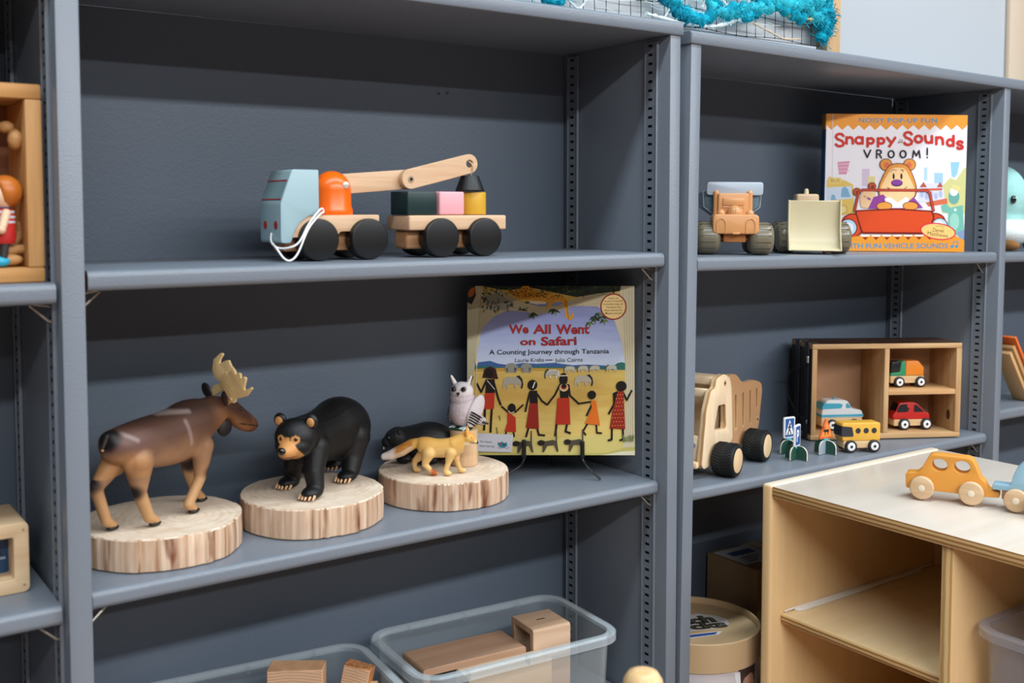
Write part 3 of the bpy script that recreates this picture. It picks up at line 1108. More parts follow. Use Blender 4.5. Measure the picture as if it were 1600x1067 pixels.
for s in (-1, 1):
    mb = MB()
    X = M.Translation((.0368, s * .0056, .0545)) @ rotm(-s * 14, 'X')
    mb.lathe([(.0042, 0), (.0037, .0045), (.0018, .0085), (0, .0108)], paint('#c98838', 0.6), 14, X @ M.Diagonal((.55, 1, 1, 1)))
    mb.ell((.0014, 0, .0035), (.0012, .0022, .0040), paint('#e0b878', 0.6), X=X, n=10)
    mb.done('ear', fo)
    mb = MB()
    mb.ell((.0430, s * .0070, .0512), (.0013, .0009, .0011), paint('#100a06', 0.15, 0.7), n=10)
    mb.done('eye', fo)

# ------------------------------------------------------------ wooden peg and owl
mb = MB()
mb.cyl((0, 0, 0), (0, 0, .0500), .0195, wood('#dcbb93', '#c7a07a', 'z', 1.0, 0.6), n=48, bev=0.0008)
o = tag(mb.done('wooden_peg'), 'short pale wooden cylinder under the owl on the right log slice', 'wooden block')
o.location = (-.2600, .1341, HS + ZO)
ow = thing('owl_figure', 'white toy owl with black-barred wings perched on the wooden peg', 'toy animal', -.2600, .1341, HS + .0500, -170)
ow.scale = (1.12, 1.12, 1.06)
OX = M.Translation((.003, 0, 0)) @ rotm(34, 'Z') @ M.Translation((-.003, 0, 0))
OI = OX.inverted()
# local x faces the viewer side, y to its left
mb = MB()
for c, r_, rt in (((.001, 0, .0265), (.0170, .0175, .0240), rotm(-14, 'Y')), ((-.007, 0, .0180), (.0155, .0150, .0165), rotm(-35, 'Y')), ((.004, .001, .0500), (.0142, .0148, .0125), None), ((.003, 0, .0410), (.0145, .0155, .0130), None)):
    mb.ell(c, r_, P, rt)
mb.cap((-.008, 0, .0160), (-.028, .003, .0060), .0120, .0060, P)
def owl_paint(p, n):
    c = lin('#d9cfd2')
    c = mixc(c, lin('#c3b4bc'), .5 + .5 * NZ.noise(p * 260))
    q = OI @ p
    if p.z > .046 and q.x > .004:
        c = mixc(c, lin('#ebe6e6'), .6)
        ey = q.y + .001
        d = hypot(abs(ey) - .0062, p.z - .0545)
        if d < .0042:
            c = mixc(lin('#6d6468'), c, sstep(.002, .0042, d) * .6)
    if p.x < -.012 and p.z < .02 and int((p.x + p.z) * 900) % 5 == 0:
        c = lin('#1a1717')
    return c
fused(mb, 'body', ow, .0010, 3, owl_paint, vcol('owl_paint', 0.6, 0.5, 700))
for s in (-1, 1):
    mb = MB()
    X = M.Translation((-.0055, s * .0158, .0245)) @ rotm(-30, 'Y') @ rotm(s * 6, 'Z')
    mb.ell((0, 0, 0), (.0125, .0046, .0225), paint('#d6cdd0', 0.6, bump=0.5, bscale=500), X=X)
    wg = mb.done('wing', ow)
    mb = MB()
    for k in range(5):
        zz = -.0050 - k * .0032
        hw = .0122 * math.sqrt(max(0.05, 1 - (zz / .0235) ** 2))
        pts = [(-hw + 2 * hw * i / 6, s * (.0038 + .0012 * (1 - ((i - 3) / 3) ** 2)) * (1 - .12 * k), zz) for i in range(7)]
        mb.tube(pts, [.0006] + [.0011] * 5 + [.0006], paint('#15130f', 0.6), 6, X=X)
    mb.done('wing_bars', wg)
    mb = MB()
    mb.cap(OX @ V((.002, s * .0085 - .001, .0600)), OX @ V((.003, s * .0125 - .001, .0690)), .0030, .0016, paint('#e3dede', 0.6), n=12)
    mb.cap(OX @ V((.0005, s * .0096 - .001, .0610)), OX @ V((.0012, s * .0140 - .001, .0685)), .0026, .0013, paint('#191617', 0.6), n=10)
    mb.done('ear_tuft', ow)
    mb = MB()
    mb.ell((.0176, s * .0062 - .001, .0545), (.0022, .0029, .0029), paint('#0a0707', 0.1, 0.8), X=OX, n=14)
    mb.done('eye', ow)
    mb = MB()
    for k in (-1, 0, 1):
        mb.cap((.004, s * .0085, .0040), (.0125, s * .0085 + k * .0036, .0018), .0022, .0013, paint('#cfe0e4', 0.5), n=10)
    mb.done('foot', ow)
mb = MB()
mb.lathe([(.0022, 0), (.0014, -.0028), (0, -.0050)], paint('#1a1514', 0.3), 12, OX @ M.Translation((.0188, -.001, .0505)) @ rotm(-12, 'Y'))
mb.done('beak', ow)
mb = MB()
for k in range(5):
    mb.cap((-.018, (k - 2) * .0028, .0090), (-.0310, (k - 2) * .0044 + .002, .0030), .0022, .0012, paint('#dcd6da' if k % 2 else '#2a2626', 0.6), n=8)
mb.done('tail', ow)
mb = MB()
mb.ell((.004, 0, .0008), (.0135, .0150, .0024), paint('#1f4a2c', 0.7, bump=0.6, bscale=300))
mb.done('mossy_base', ow)
# ------------------------------------------------------------ picture book on its easel
def corner_map(tl, tr, br, bl, W, H):
    """picture point -> (x, z) on a W x H cover whose four corners were measured"""
    def f(X, Y):
        u = v = 0.5
        for _ in range(8):
            yt, yb = tl[1] + (tr[1] - tl[1]) * u, bl[1] + (br[1] - bl[1]) * u
            v = (Y - yt) / (yb - yt)
            xl, xr = tl[0] + (bl[0] - tl[0]) * v, tr[0] + (br[0] - tr[0]) * v
            u = (X - xl) / (xr - xl)
        u = max(0.0, min(1.0, u))
        v = max(0.0, min(1.0, v))
        return ((u - 0.5) * W, (1 - v) * H)
    return f
def ink(h, k=None):
    k = INK if k is None else k
    c = [int(h[i:i + 2], 16) for i in (1, 3, 5)]
    return paint('#%02x%02x%02x' % tuple(min(255, int(v * k)) for v in c), 0.32, 0.45)
INK = 0.95
def leaf(A, x, y, L, ang, m):
    ca, sa = cos(ang), sin(ang)
    w_ = L * .2
    A.poly([(x, y), (x + L * .35 * ca - w_ * sa, y + L * .35 * sa + w_ * ca), (x + L * ca, y + L * sa), (x + L * .35 * ca + w_ * sa, y + L * .35 * sa - w_ * ca)], m, up=False)
BW, BH = 0.2450, 0.2470
bk = thing('picture_book', 'square picture book with a savanna scene on its cover, propped on a black easel', 'book', -.1190, .1190, .0343, -35.5)
bk.matrix_world = bk.matrix_world @ rotm(-4.5, 'X')
mb = MB()
mb.box(-BW / 2, BW / 2, .0004, .0009, 0, BH, paint('#d8cfa8', 0.4))
mb.done('front_cover', bk)
mb = MB()
mb.box(-BW / 2 + .001, BW / 2 - .001, .0009, .0042, .001, BH - .001, paint('#e8e2d2', 0.8))
mb.done('pages', bk)
mb = MB()
mb.box(-BW / 2, BW / 2, .0042, .0048, 0, BH, paint('#8f8c60', 0.4))
mb.done('back_cover', bk)
f0 = corner_map((731, 448.5), (993, 452), (991, 715), (728, 706), BW, BH)
# a: main picture, units of the first close view; b: the figures, units of the second
fa = lambda x, y: f0(720 + x / 5.714, 440 + y / 5.714)
fb = lambda x, y: f0(720 + x / 5.714, 560 + y / 5.714)
rnd = random.Random(5)
A = Art(fa)
A.poly([(20, 30), (1600, 30), (1600, 1600), (20, 1600)], ink('#c7a64a'))
def wash(stops, h0, h1, grain=0.0):
    t = NT('printed_wash')
    tc = t.n('ShaderNodeTexCoord')
    sp = t.n('ShaderNodeSeparateXYZ')
    t.l(tc, 'Object', sp, 0)
    mr = t.n('ShaderNodeMapRange')
    mr.inputs['From Min'].default_value = h0
    mr.inputs['From Max'].default_value = h1
    t.l(sp, 2, mr, 0)
    nz = t.n('ShaderNodeTexNoise', Scale=22.0, Detail=5.0)
    mp = t.n('ShaderNodeMapping')
    mp.inputs['Scale'].default_value = (1, 1, 2.2 if grain < .3 else 5)
    t.l(tc, 'Object', mp, 0)
    t.l(mp, 0, nz, 'Vector')
    ad = t.n('ShaderNodeMath', operation='MULTIPLY_ADD')
    t.l(nz, 0, ad, 0)
    ad.inputs[1].default_value = grain
    t.l(mr, 0, ad, 2)
    sb_ = t.n('ShaderNodeMath', operation='SUBTRACT')
    t.l(ad, 0, sb_, 0)
    sb_.inputs[1].default_value = grain * .5
    rp = t.ramp(stops)
    t.l(sb_, 0, rp, 0)
    t.l(rp, 0, t.b, 'Base Color')
    t.b.inputs['Roughness'].default_value = .32
    return t.m
A.poly([(60, 200), (1520, 200), (1520, 800), (60, 800)], wash([(0, '#bcc8da'), (.35, '#a5b1d0'), (.7, '#8891bb'), (1, '#73779f')], .130, .215, .35))
A.f = fb
A.poly([(60, 70), (150, 30), (260, 20), (330, 45), (420, 60), (560, 45), (680, 55), (830, 50), (1000, 75), (1140, 72), (1330, 88), (1500, 85), (1500, 130), (60, 130)], ink('#3c5f95'))
A.poly([(60, 75), (200, 60), (400, 85), (700, 80), (1000, 95), (1360, 95), (1400, 65), (1440, 58), (1500, 75), (1500, 140), (60, 140)], ink('#2f6a62'))
A.poly([(60, 88), (400, 84), (900, 100), (1500, 130), (1500, 700), (60, 700)], ink('#b8933a'))
A.poly([(60, 110), (1500, 130), (1500, 700), (60, 700)], wash([(0, '#cdb366'), (.5, '#b8954a'), (1, '#c6aa5c')], .04, .128, .9))
A.poly([(60, 640), (500, 690), (820, 705), (1500, 690), (1560, 860), (1560, 960), (20, 960)], ink('#cfbf72'))
A.poly([(60, 800), (700, 850), (1300, 855), (1560, 790), (1560, 960), (20, 960)], ink('#b9b065'))
A.poly([(1300, 870), (1420, 850), (1560, 845), (1560, 960), (1250, 960)], ink('#d5d3b4'))
# trees framing the picture
A.f = fa
TR = ink('#c3bd9c')
TRD = ink('#8b8262')
A.poly([(20, 30), (190, 30), (210, 180), (230, 300), (185, 420), (150, 620), (110, 800), (80, 1200), (70, 1560), (20, 1560)], TR)
A.poly([(1600, 30), (1440, 30), (1420, 150), (1340, 190), (1200, 230), (1270, 270), (1380, 380), (1440, 560), (1470, 760), (1465, 1100), (1455, 1380), (1440, 1500), (1600, 1500)], ink('#c9bf9f'))
A.poly([(170, 160), (330, 80), (420, 130), (560, 200), (720, 240), (880, 230), (1050, 165), (1260, 120), (1440, 130), (1420, 200), (1240, 245), (1020, 235), (880, 280), (700, 305), (560, 280), (420, 268), (300, 320), (190, 420), (150, 500)], ink('#b3a784'))
for i in range(6):
    A.line([(70 + i * 22, 60), (80 + i * 20, 260), (66 + i * 14, 520), (58 + i * 7, 900), (52 + i * 4, 1300)], 3, TRD, up=(i == 0))
for i in range(5):
    A.line([(1560 - i * 26, 110), (1555 - i * 22, 500), (1552 - i * 18, 900), (1550 - i * 20, 1420)], 3, TRD, up=False)
for i in range(4):
    A.line([(330, 100 + i * 22), (520, 190 + i * 22), (720, 240 + i * 16), (900, 232 + i * 12), (1100, 170 + i * 20), (1300, 140 + i * 22)], 3, TRD, up=False)
# foliage
A.poly([(200, 30), (1440, 30), (1430, 110), (1240, 130), (1040, 160), (900, 130), (640, 70), (420, 90), (330, 80)], ink('#1d2a20'))
A.poly([(40, 40), (130, 40), (140, 130), (100, 210), (50, 190)], ink('#1d2a20'), up=False)
for i in range(150):
    x, y = rnd.uniform(200, 1430), rnd.uniform(40, 125)
    leaf(A, x, y, rnd.uniform(26, 52), rnd.uniform(-3, 3), ink(rnd.choice(('#3d5a34', '#6d7c4d', '#2f4630', '#85905f'))))
A.k += 1
A.poly([(180, 140), (330, 120), (480, 200), (420, 262), (260, 260)], ink('#8f8d7c'))
for i in range(60):
    x, y = rnd.uniform(180, 590), rnd.uniform(110, 260)
    if y > 110 + (x - 180) * .22:
        leaf(A, x, y, rnd.uniform(28, 60), rnd.uniform(-.4, 2.4), ink(rnd.choice(('#40472f', '#59603e', '#2d3524'))))
for x, y in ((640, 290), (650, 300), (820, 260), (845, 270), (1190, 330), (1200, 350), (1260, 330), (1280, 360), (1150, 380), (1230, 300)):
    for k in range(3):
        leaf(A, x, y, 58, .5 + k * .9, ink(rnd.choice(('#33452a', '#5f7440', '#22301f'))))
A.k += 1
# spotted cat on the branch
CAT = ink('#c98a1c')
A.poly([(410, 85), (480, 100), (560, 75), (640, 95), (720, 120), (800, 130), (900, 135), (960, 190), (965, 300), (990, 335), (1000, 300), (1015, 300), (1010, 345), (975, 365), (940, 330), (930, 240), (900, 190), (850, 190), (790, 255), (760, 250), (790, 205), (640, 180), (540, 165), (470, 130)], CAT)
A.ell(585, 85, 42, 40, CAT)
A.poly([(620, 185), (760, 195), (770, 215), (680, 218), (620, 205)], ink('#d9c7a4'))
for i in range(70):
    t = rnd.random()
    A.ell(430 + t * 480, 98 + t * 45 + rnd.uniform(-12, 52) * (0.5 + 0.5 * sin(pi * t)), 6, 5, ink('#2a1a08'), n=7, up=(i == 0))
for i in range(8):
    A.ell(945 + 3 * i, 200 + i * 20, 5, 6, ink('#2a1a08'), n=7, up=False)
for s in (-1, 1):
    A.ell(585 + s * 15, 80, 6, 6, ink('#1c1207'), n=8, up=False)
A.ell(585, 100, 9, 6, ink('#3a1d0c'), n=8)
A.ell(100, 105, 26, 45, ink('#b5651b'), .5)
# seal with small print
A.ell(1370, 250, 118, 118, ink('#8c2318'), n=40)
A.ell(1370, 250, 106, 106, ink('#e4c584'), n=40)
for i, s in enumerate(('Learn to', 'count in Swahili', 'Includes map of', 'Tanzania and', 'facts about the', 'Maasai people')):
    A.text(s, 1370, 172 + i * 27 + (2 if i == 0 else 0), 15, ink('#3a1a10'), .006, width=(88, 165, 172, 134, 160, 148)[i])
# title
RED = ink('#a3201d')
for s, cx, cy, h, wd in (('We', 520, 432, 74, 168), ('All', 728, 437, 76, 152), ('Went', 1004, 442, 80, 290), ('on', 600, 544, 58, 130), ('Safari', 878, 544, 72, 312)):
    A.text(s, cx, cy, h, ink('#5d1512'), .030, width=wd + 7)
    A.text(s, cx, cy, h, RED, .012, width=wd)
A.text('A Counting Journey through Tanzania', 790, 636, 40, ink('#16161f'), .008, width=1072, rot=.012)
A.text('Laurie Krebs', 614, 706, 34, ink('#4a4d58'), 0, width=258)
A.text('Julia Cairns', 966, 712, 34, ink('#4a4d58'), 0, width=248)
for i in range(5):
    A.ell(762 + i * 15, 710, 6, 6, ink('#1c1c20' if i < 4 else '#b59a3a'), n=8, up=(i == 0))
# herd and people
A.f = fb
G1, G2 = ink('#8b8a80'), ink('#a49d8c')
for cx, cy, rx, ry in ((450, 85, 60, 42), (585, 88, 52, 40)):
    A.ell(cx, cy, rx, ry, G1)
    A.poly([(cx - rx * .8, cy), (cx - rx * .5, cy), (cx - rx * .5, cy + 45), (cx - rx * .8, cy + 45)], G1, up=False)
    A.poly([(cx + rx * .4, cy), (cx + rx * .75, cy), (cx + rx * .75, cy + 45), (cx + rx * .4, cy + 45)], G1, up=False)
def grazer(cx, cy, s, body, mane, flip=1):
    q = lambda pts: [(cx + flip * a * s, cy + b * s) for a, b in pts]
    A.poly(q([(-80, -25), (-40, -42), (20, -40), (60, -48), (85, -20), (92, 40), (78, 62), (66, 30), (40, 20), (30, 62), (16, 62), (14, 22), (-40, 22), (-42, 65), (-56, 65), (-62, 20), (-84, 62), (-92, 50)]), body)
    A.poly(q([(30, -44), (62, -52), (88, -18), (96, 30), (86, 66), (74, 60), (80, 10), (66, -16)]), mane)
grazer(460, 205, 1.0, G2, ink('#23201c'))
grazer(1095, 205, .9, ink('#b3ab9a'), ink('#23201c'))
grazer(815, 140, .75, ink('#d2cec2'), ink('#4a463c'), -1)
for i in range(9):
    A.line([(765 + i * 12, 120), (760 + i * 12, 160)], 4, ink('#35322c'), up=(i == 0))
for cx in (970, 1090, 1195, 1345):
    grazer(cx, 105, .55, ink('#b9b7a4'), ink('#6d6b5c'), -1)
SK = ink('#15100e')
def limb(*pts, w=16):
    A.line(pts, w, SK, up=False)
def figure(head, hr, dress, dm, limbs, legs, torso=None, hair=None):
    A.k += 1
    for l in limbs + legs:
        limb(*l[0], w=l[1])
    A.k += 1
    if torso:
        A.poly(torso, SK, up=False)
    A.k += 1
    A.poly(dress, dm, up=False)
    A.k += 1
    if hair:
        A.poly(hair[0], hair[1], up=False)
    A.ell(head[0], head[1], hr[0], hr[1], SK)
D1, D2, D3 = ink('#b3311c'), ink('#8e2418'), ink('#d2691d')
figure((252, 130), (38, 42), [(215, 300), (298, 300), (292, 440), (184, 440)], D1, [([(225, 190), (178, 290), (140, 215)], 17), ([(290, 200), (330, 350), (352, 405)], 18)], [([(210, 430), (205, 560), (200, 620)], 20), ([(272, 430), (262, 560), (258, 640)], 20)], [(222, 178), (300, 180), (300, 310), (215, 310)], ([(210, 90), (260, 68), (310, 90), (332, 180), (190, 165)], ink('#3d1410')))
A.line([(232, 190), (300, 270)], 5, ink('#e6ddcc'))
A.line([(140, 20), (128, 360)], 7, ink('#c9c0a6'))
A.poly([(140, -25), (158, 20), (138, 70), (124, 20)], ink('#cfc6ae'))
figure((450, 440), (36, 44), [(412, 465), (484, 520), (486, 648), (384, 640), (410, 560)], D1, [([(420, 475), (360, 420)], 15), ([(480, 475), (552, 412)], 15)], [([(400, 640), (386, 690)], 14), ([(462, 640), (470, 686)], 14)])
A.line([(420, 460), (440, 480), (470, 470)], 6, ink('#d9d2c4'))
figure((638, 240), (44, 46), [(612, 398), (684, 402), (692, 628), (574, 614)], D2, [([(615, 300), (588, 400), (572, 470)], 16), ([(680, 320), (720, 380), (765, 415)], 16)], [([(600, 610), (576, 690)], 17), ([(676, 620), (690, 678), (742, 684)], 17)], [(612, 290), (680, 290), (684, 408), (612, 404)])
A.line([(640, 265), (660, 215)], 10, ink('#e0d8c6'))
figure((916, 195), (38, 55), [(862, 360), (966, 362), (974, 596), (840, 590)], D1, [([(885, 240), (840, 330), (770, 415)], 16), ([(962, 250), (972, 340), (1048, 412)], 16)], [([(852, 585), (836, 690)], 18), ([(944, 590), (930, 655), (972, 672)], 18)], [(882, 240), (966, 240), (958, 370), (886, 368)])
A.ell(918, 270, 40, 34, ink('#d3b889'))
A.ell(918, 262, 28, 24, ink('#a83a26'))
A.ell(918, 255, 20, 20, SK)
A.line([(884, 165), (952, 165)], 8, ink('#e0d8c6'))
figure((1168, 340), (38, 38), [(1160, 385), (1205, 395), (1238, 610), (1104, 590), (1165, 460)], D3, [([(1165, 400), (1048, 414)], 15), ([(1165, 430), (1120, 520)], 16)], [([(1125, 595), (1085, 660), (1110, 690)], 15), ([(1205, 605), (1210, 675), (1252, 680)], 15)])
figure((1432, 270), (48, 46), [(1400, 320), (1450, 312), (1464, 650), (1324, 640), (1352, 480)], D2, [([(1375, 330), (1365, 430), (1318, 510)], 18), ([(1450, 330), (1480, 395), (1525, 310)], 16)], [([(1345, 640), (1342, 740), (1310, 745)], 17), ([(1442, 645), (1445, 740), (1415, 748)], 17)], [(1356, 330), (1400, 310), (1400, 420), (1360, 440)])
for i in range(9):
    for j in range(5):
        x, y = 1350 + j * 24 + (12 if i % 2 else 0), 345 + i * 34
        if 1345 + (i < 4) * 40 < x < 1455:
            A.ell(x, y, 5, 5, ink('#d08a3a'), n=6, up=(i == 0 and j == 0))
for cx in (540, 765, 1000):
    A.poly([(cx - 86, 745), (cx - 60, 728), (cx - 10, 735), (cx + 50, 725), (cx + 76, 735), (cx + 78, 640), (cx + 88, 640), (cx + 88, 750), (cx + 100, 830), (cx + 86, 830), (cx + 62, 770), (cx, 775), (cx - 30, 830), (cx - 44, 830), (cx - 40, 770), (cx - 80, 765)], ink('#4d4638'))
    A.ell(cx - 55, 748, 32, 24, ink('#211d19'))
for i in range(26):
    x = 1440 + rnd.uniform(0, 100)
    A.line([(x, 760), (x + rnd.uniform(-12, 12), 690 + rnd.uniform(0, 40))], 4, ink('#6c7a44'), up=(i == 0))
for x, y, s in ((320, 660, 60), (345, 540, 40)):
    A.line([(x, y), (x - 8, y - s)], 7, ink('#3b2f18'))
A.done('cover_print', bk)
# the library's sticker
A = Art(fb)
A.k = 130
A.poly([(60, 640), (460, 668), (446, 822), (60, 800)], ink('#c9cbd3'))
A.text('For Literacy', 218, 722, 17, ink('#22222a'), .01, width=104, rot=.07)
A.text('Early Learning', 226, 760, 17, ink('#22222a'), .01, width=132, rot=.07)
A.poly([(318, 750), (325, 725), (345, 745), (360, 722), (378, 742), (400, 730), (408, 765), (380, 780), (340, 776)], ink('#2a7f8c'))
A.poly([(335, 740), (350, 728), (358, 745), (345, 757)], ink('#a33b4d'))
A.poly([(360, 745), (382, 738), (394, 758), (372, 766)], ink('#1d4f78'))
A.line([(316, 778), (350, 784), (375, 778), (400, 786), (425, 780)], 4, ink('#7c3b66'))
A.done('sticker', bk, 'white printed sticker at the lower left of the cover')

es = thing('book_easel', 'black wire display easel holding up the savanna picture book', 'book stand', -.1190, .1190, .0004, -35.5)
WIRE = paint('#0b0b0c', 0.35, 0.5)
for s in (-1, 1):
    mb = MB()
    x = s * .0425 + .003
    mb.tube(spline([(x - .004 + s * .0300, -.0160, .0018), (x - .003 + s * .0220, -.0140, .0080), (x + s * .0060, -.0100, .0200), (x, -.0075, .0300), (x, .0080, .0315), (x, .0180, .0700), (x - s * .010, .0300, .1250), (-s * -.003 + .004, .0350, .1500)], 6), .0017, WIRE, 8)
    mb.done('leg', es)
    mb = MB()
    mb.box(x - .0032, x + .0032, -.0066, -.0044, .0310, .0560 if s > 0 else .0580, WIRE, .0008)
    mb.box(x - .0032, x + .0032, -.0060, .0080, .0305, .0334, WIRE, .0006)
    mb.done('lip', es)
mb = MB()
mb.tube([(.004, .0350, .1500), (.004, .0560, .0750), (.004, .0700, .0017)], .0017, WIRE, 8)
mb.done('rear_leg', es)
# ------------------------------------------------------------ plastic dump truck and bulldozer
PEACH = paint('#cf945f', 0.32, 0.5)
PEACHD = paint('#b8763f', 0.4)
STEELB = paint('#a9b6c2', 0.35, 0.5)
STEELD = paint('#5d7482', 0.4)
OLIVE = paint('#746c58', 0.3, 0.55)
OLIVED = paint('#4c4639', 0.4)
CREAM = paint('#cbc09d', 0.35, 0.5)
SAND = paint('#c0a480', 0.4)
def fat_tyre(root, x0, x1, y, r, grooves):
    """wide balloon tyre, axis along x, with shallow tread cuts on the tread"""
    mb = MB()
    c = .011
    prof = [(0, x0), (r - c - .003, x0)] + [(r - c + c * sin(R(a)), x0 + c - c * cos(R(a))) for a in range(0, 91, 15)]
    prof += [(r - c + c * cos(R(a)), x1 - c + c * sin(R(a))) for a in range(0, 91, 15)] + [(r - c - .003, x1), (0, x1)]
    X = M.Translation((0, y, r)) @ rotm(90, 'Y')
    mb.lathe(prof, OLIVE, 40, X)
    o = mb.done('wheel', root, 50)
    mb = MB()
    for a in range(0, 360, 24):
        aa = R(a + 10)
        px, pz = (r + .0001) * -cos(aa), (r + .0001) * sin(aa)
        XX = M.Translation((0, y, r)) @ M.Rotation(-aa, 4, 'X') @ M.Translation((0, -r, 0))
        mb.box(x0 + grooves[0], x1 - grooves[1], -.0004, .0010, -.0005, .0005, OLIVED, X=XX)
    mb.done('tread', o)
    return o
def toy_on_B(name, label, cat, x, y, z, rz, group=None):
    return thing(name, label, cat, x, y, z, rz, group, TILT)
def zB(h, x):
    return h - (x - GX - h * TILT) * TILT + .0010

dt = toy_on_B('toy_dump_truck', 'small peach plastic dump truck with grey-blue bucket, nose to the front', 'toy truck', .1950, .0600, zB(.32327, .1950), -39)
dt.scale = (1.06, 1, 1)
# local: x to the right as seen, y away from the viewer
fat_tyre(dt, -.0560, -.0205, .004, .0255, (.005, .008))
fat_tyre(dt, .0215, .0570, .004, .0255, (.008, .005))
fat_tyre(dt, -.0560, -.0205, .062, .0255, (.005, .008))
fat_tyre(dt, .0215, .0570, .062, .0255, (.008, .005))
mb = MB()
mb.cyl((-.03, .004, .0255), (.03, .004, .0255), .0040, PEACHD, n=12)
mb.cyl((-.03, .062, .0255), (.03, .062, .0255), .0040, PEACHD, n=12)
mb.box(-.0165, .0165, -.010, .085, .0190, .0345, PEACHD, .002)
mb.done('chassis', dt)
mb = MB()   # bonnet block
mb.prism(rrect(-.0335, .0335, .0320, .0625, .006), -.0210, .0200, PEACH, 'xz', bev=.0022, seg=3)
for s in (-1, 1):
    mb.tube(spline([(s * .0275, -.0213, .0325), (s * .0275, -.0216, .0500), (s * .0215, -.0216, .0560), (s * .0150, -.0216, .0500), (s * .0150, -.0213, .0325)], 5), .0007, PEACH, 6)
mb.box(-.0055, .0055, -.0235, -.0205, .0315, .0345, PEACH, .001)
hood = mb.done('bonnet', dt)
for s in (-1, 1):
    mb = MB()
    mb.ell((s * .0210, -.0120, .0635), (.0060, .0048, .0065), PEACH)
    mb.done('headlight', hood)
mb = MB()   # engine cap
mb.lathe([(0.0120, 0), (.0118, .004)] + [(.0118 * cos(R(a)), .004 + .0105 * sin(R(a))) for a in range(10, 90, 16)] + [(0, .0145)], PEACH, 24, M.Translation((0, -.0050, .0620)))
for k in range(-2, 3):
    mb.tube([(k * .0030, -.0050 - math.sqrt(max(0, .0119 ** 2 - (k * .003) ** 2)), .0635), (k * .0030, -.0050 - .0108 + abs(k) * .0010, .0700), (k * .0028, -.0110, .0745)], .0007, PEACHD, 5)
mb.done('engine_cap', dt)
mb = MB()   # cab back with upright posts
mb.prism(rrect(-.0230, .0230, .0600, .0960, .0035), .0120, .0270, PEACH, 'xz', bev=.0022, seg=3)
mb.box(-.0160, .0160, .0100, .0130, .0760, .0885, PEACH, .0015)
mb.tube([(-.016, .0098, .0745), (.016, .0098, .0745)], .0006, paint('#e8b482', .3), 6)
cabp_ = mb.done('cab', dt)
for s in (-1, 1):
    mb = MB()
    mb.cap((s * .0250, .0200, .0620), (s * .0250, .0200, .0965), .0042, .0042, PEACH)
    mb.done('cab_post', cabp_)
mb = MB()   # tipping bucket: flared walls with a tall raised front board
def trap(y, w0, w1, z0, z1):
    return [(-w0, y, z0), (w0, y, z0), (w1, y, z1), (-w1, y, z1)]
mb.prism([(-.0260, .0620), (.0260, .0620), (.0420, .0740), (.0440, .0995), (-.0440, .0995), (-.0420, .0740)], .0290, .0320, STEELD, 'xz', bev=.0008)
for s in (-1, 1):
    mb.loft([[(s * .0260, .0290, .0620), (s * .0420, .0290, .0740), (s * .0440, .0290, .0995), (s * .0408, .0290, .0995), (s * .0392, .0290, .0755), (s * .0245, .0290, .0640)],
             [(s * .0260, .1000, .0620), (s * .0420, .1000, .0740), (s * .0440, .1000, .0960), (s * .0408, .1000, .0960), (s * .0392, .1000, .0755), (s * .0245, .1000, .0640)]], STEELB)
mb.box(-.0260, .0260, .0290, .1000, .0610, .0640, STEELD)
mb.prism([(-.0260, .0620), (.0260, .0620), (.0420, .0740), (.0440, .0960), (-.0440, .0960), (-.0420, .0740)], .0970, .1000, STEELB, 'xz', bev=.0008)
bu = mb.done('bucket', dt)
mb = MB()
mb.prism(rounded([(-.0390, .0930), (.0445, .0930), (.0450, .1140), (-.0385, .1140)], .005), .0205, .0245, STEELB, 'xz', bev=.0012)
mb.done('cab_guard', bu)

dz = toy_on_B('toy_bulldozer', 'small cream plastic bulldozer with a wide front blade, beside the orange book', 'toy bulldozer', .3790, .0660, zB(.32327, .3790), -40)
dz.scale = (1.05, 1, 1)
fat_tyre(dz, -.0500, -.0180, -.002, .0260, (.005, .008))
fat_tyre(dz, .0290, .0640, -.002, .0260, (.008, .005))
fat_tyre(dz, -.0500, -.0180, .058, .0260, (.005, .008))
fat_tyre(dz, .0290, .0640, .058, .0260, (.008, .005))
mb = MB()
mb.box(-.0170, .0230, -.020, .080, .0200, .0420, SAND, .003)
mb.cyl((-.03, -.002, .026), (.035, -.002, .026), .004, SAND, n=12)
mb.cyl((-.03, .058, .026), (.035, .058, .026), .004, SAND, n=12)
mb.done('chassis', dz)
mb = MB()
mb.box(-.0170, .0190, .0150, .0520, .0400, .0990, SAND, .004, 3)
cb_ = mb.done('cab', dz)
mb = MB()
mb.cap((.0010, .0300, .0970), (.0010, .0300, .1050), .0042, .0034, CREAM)
mb.done('beacon', cb_)
mb = MB()   # curved blade, open to the front, with end cheeks
H = [(-.0400 + .0000, .0060), (-.0462, .0075), (-.0430, .0150), (-.0375, .0320), (-.0355, .0520), (-.0365, .0700), (-.0410, .0865)]
out = [(y, z) for y, z in H]
back = [(y + .0026, z) for y, z in H[::-1]]
mb.prism([(-.0540, .0065)] + [(-.0400, .0120), (-.0365, .0250), (-.0345, .0450), (-.0350, .0680), (-.0385, .0865), (-.0358, .0872), (-.0322, .0680), (-.0317, .0450), (-.0337, .0245), (-.0385, .0095), (-.0530, .0045)], -.0372, .0408, CREAM, 'yz', bev=.0006, seg=1)
for x in (-.0385, .0400):
    mb.prism([(-.0545, .0050), (-.0385, .0065), (-.0320, .0450), (-.0355, .0875), (-.0440, .0875), (-.0440, .0400)], x, x + .0022, CREAM, 'yz', bev=.0006, seg=1)
mb.done('blade', dz)
mb = MB()
mb.cap((.0200, -.0300, .0035), (.0200, -.0200, .0120), .0034, .0040, paint('#b9683c', .4), n=12)
for s in (-.012, .015):
    mb.cap((s, -.0260, .0400), (s, -.0150, .0330), .0040, .0040, SAND, n=12)
mb.done('blade_arm', dz)

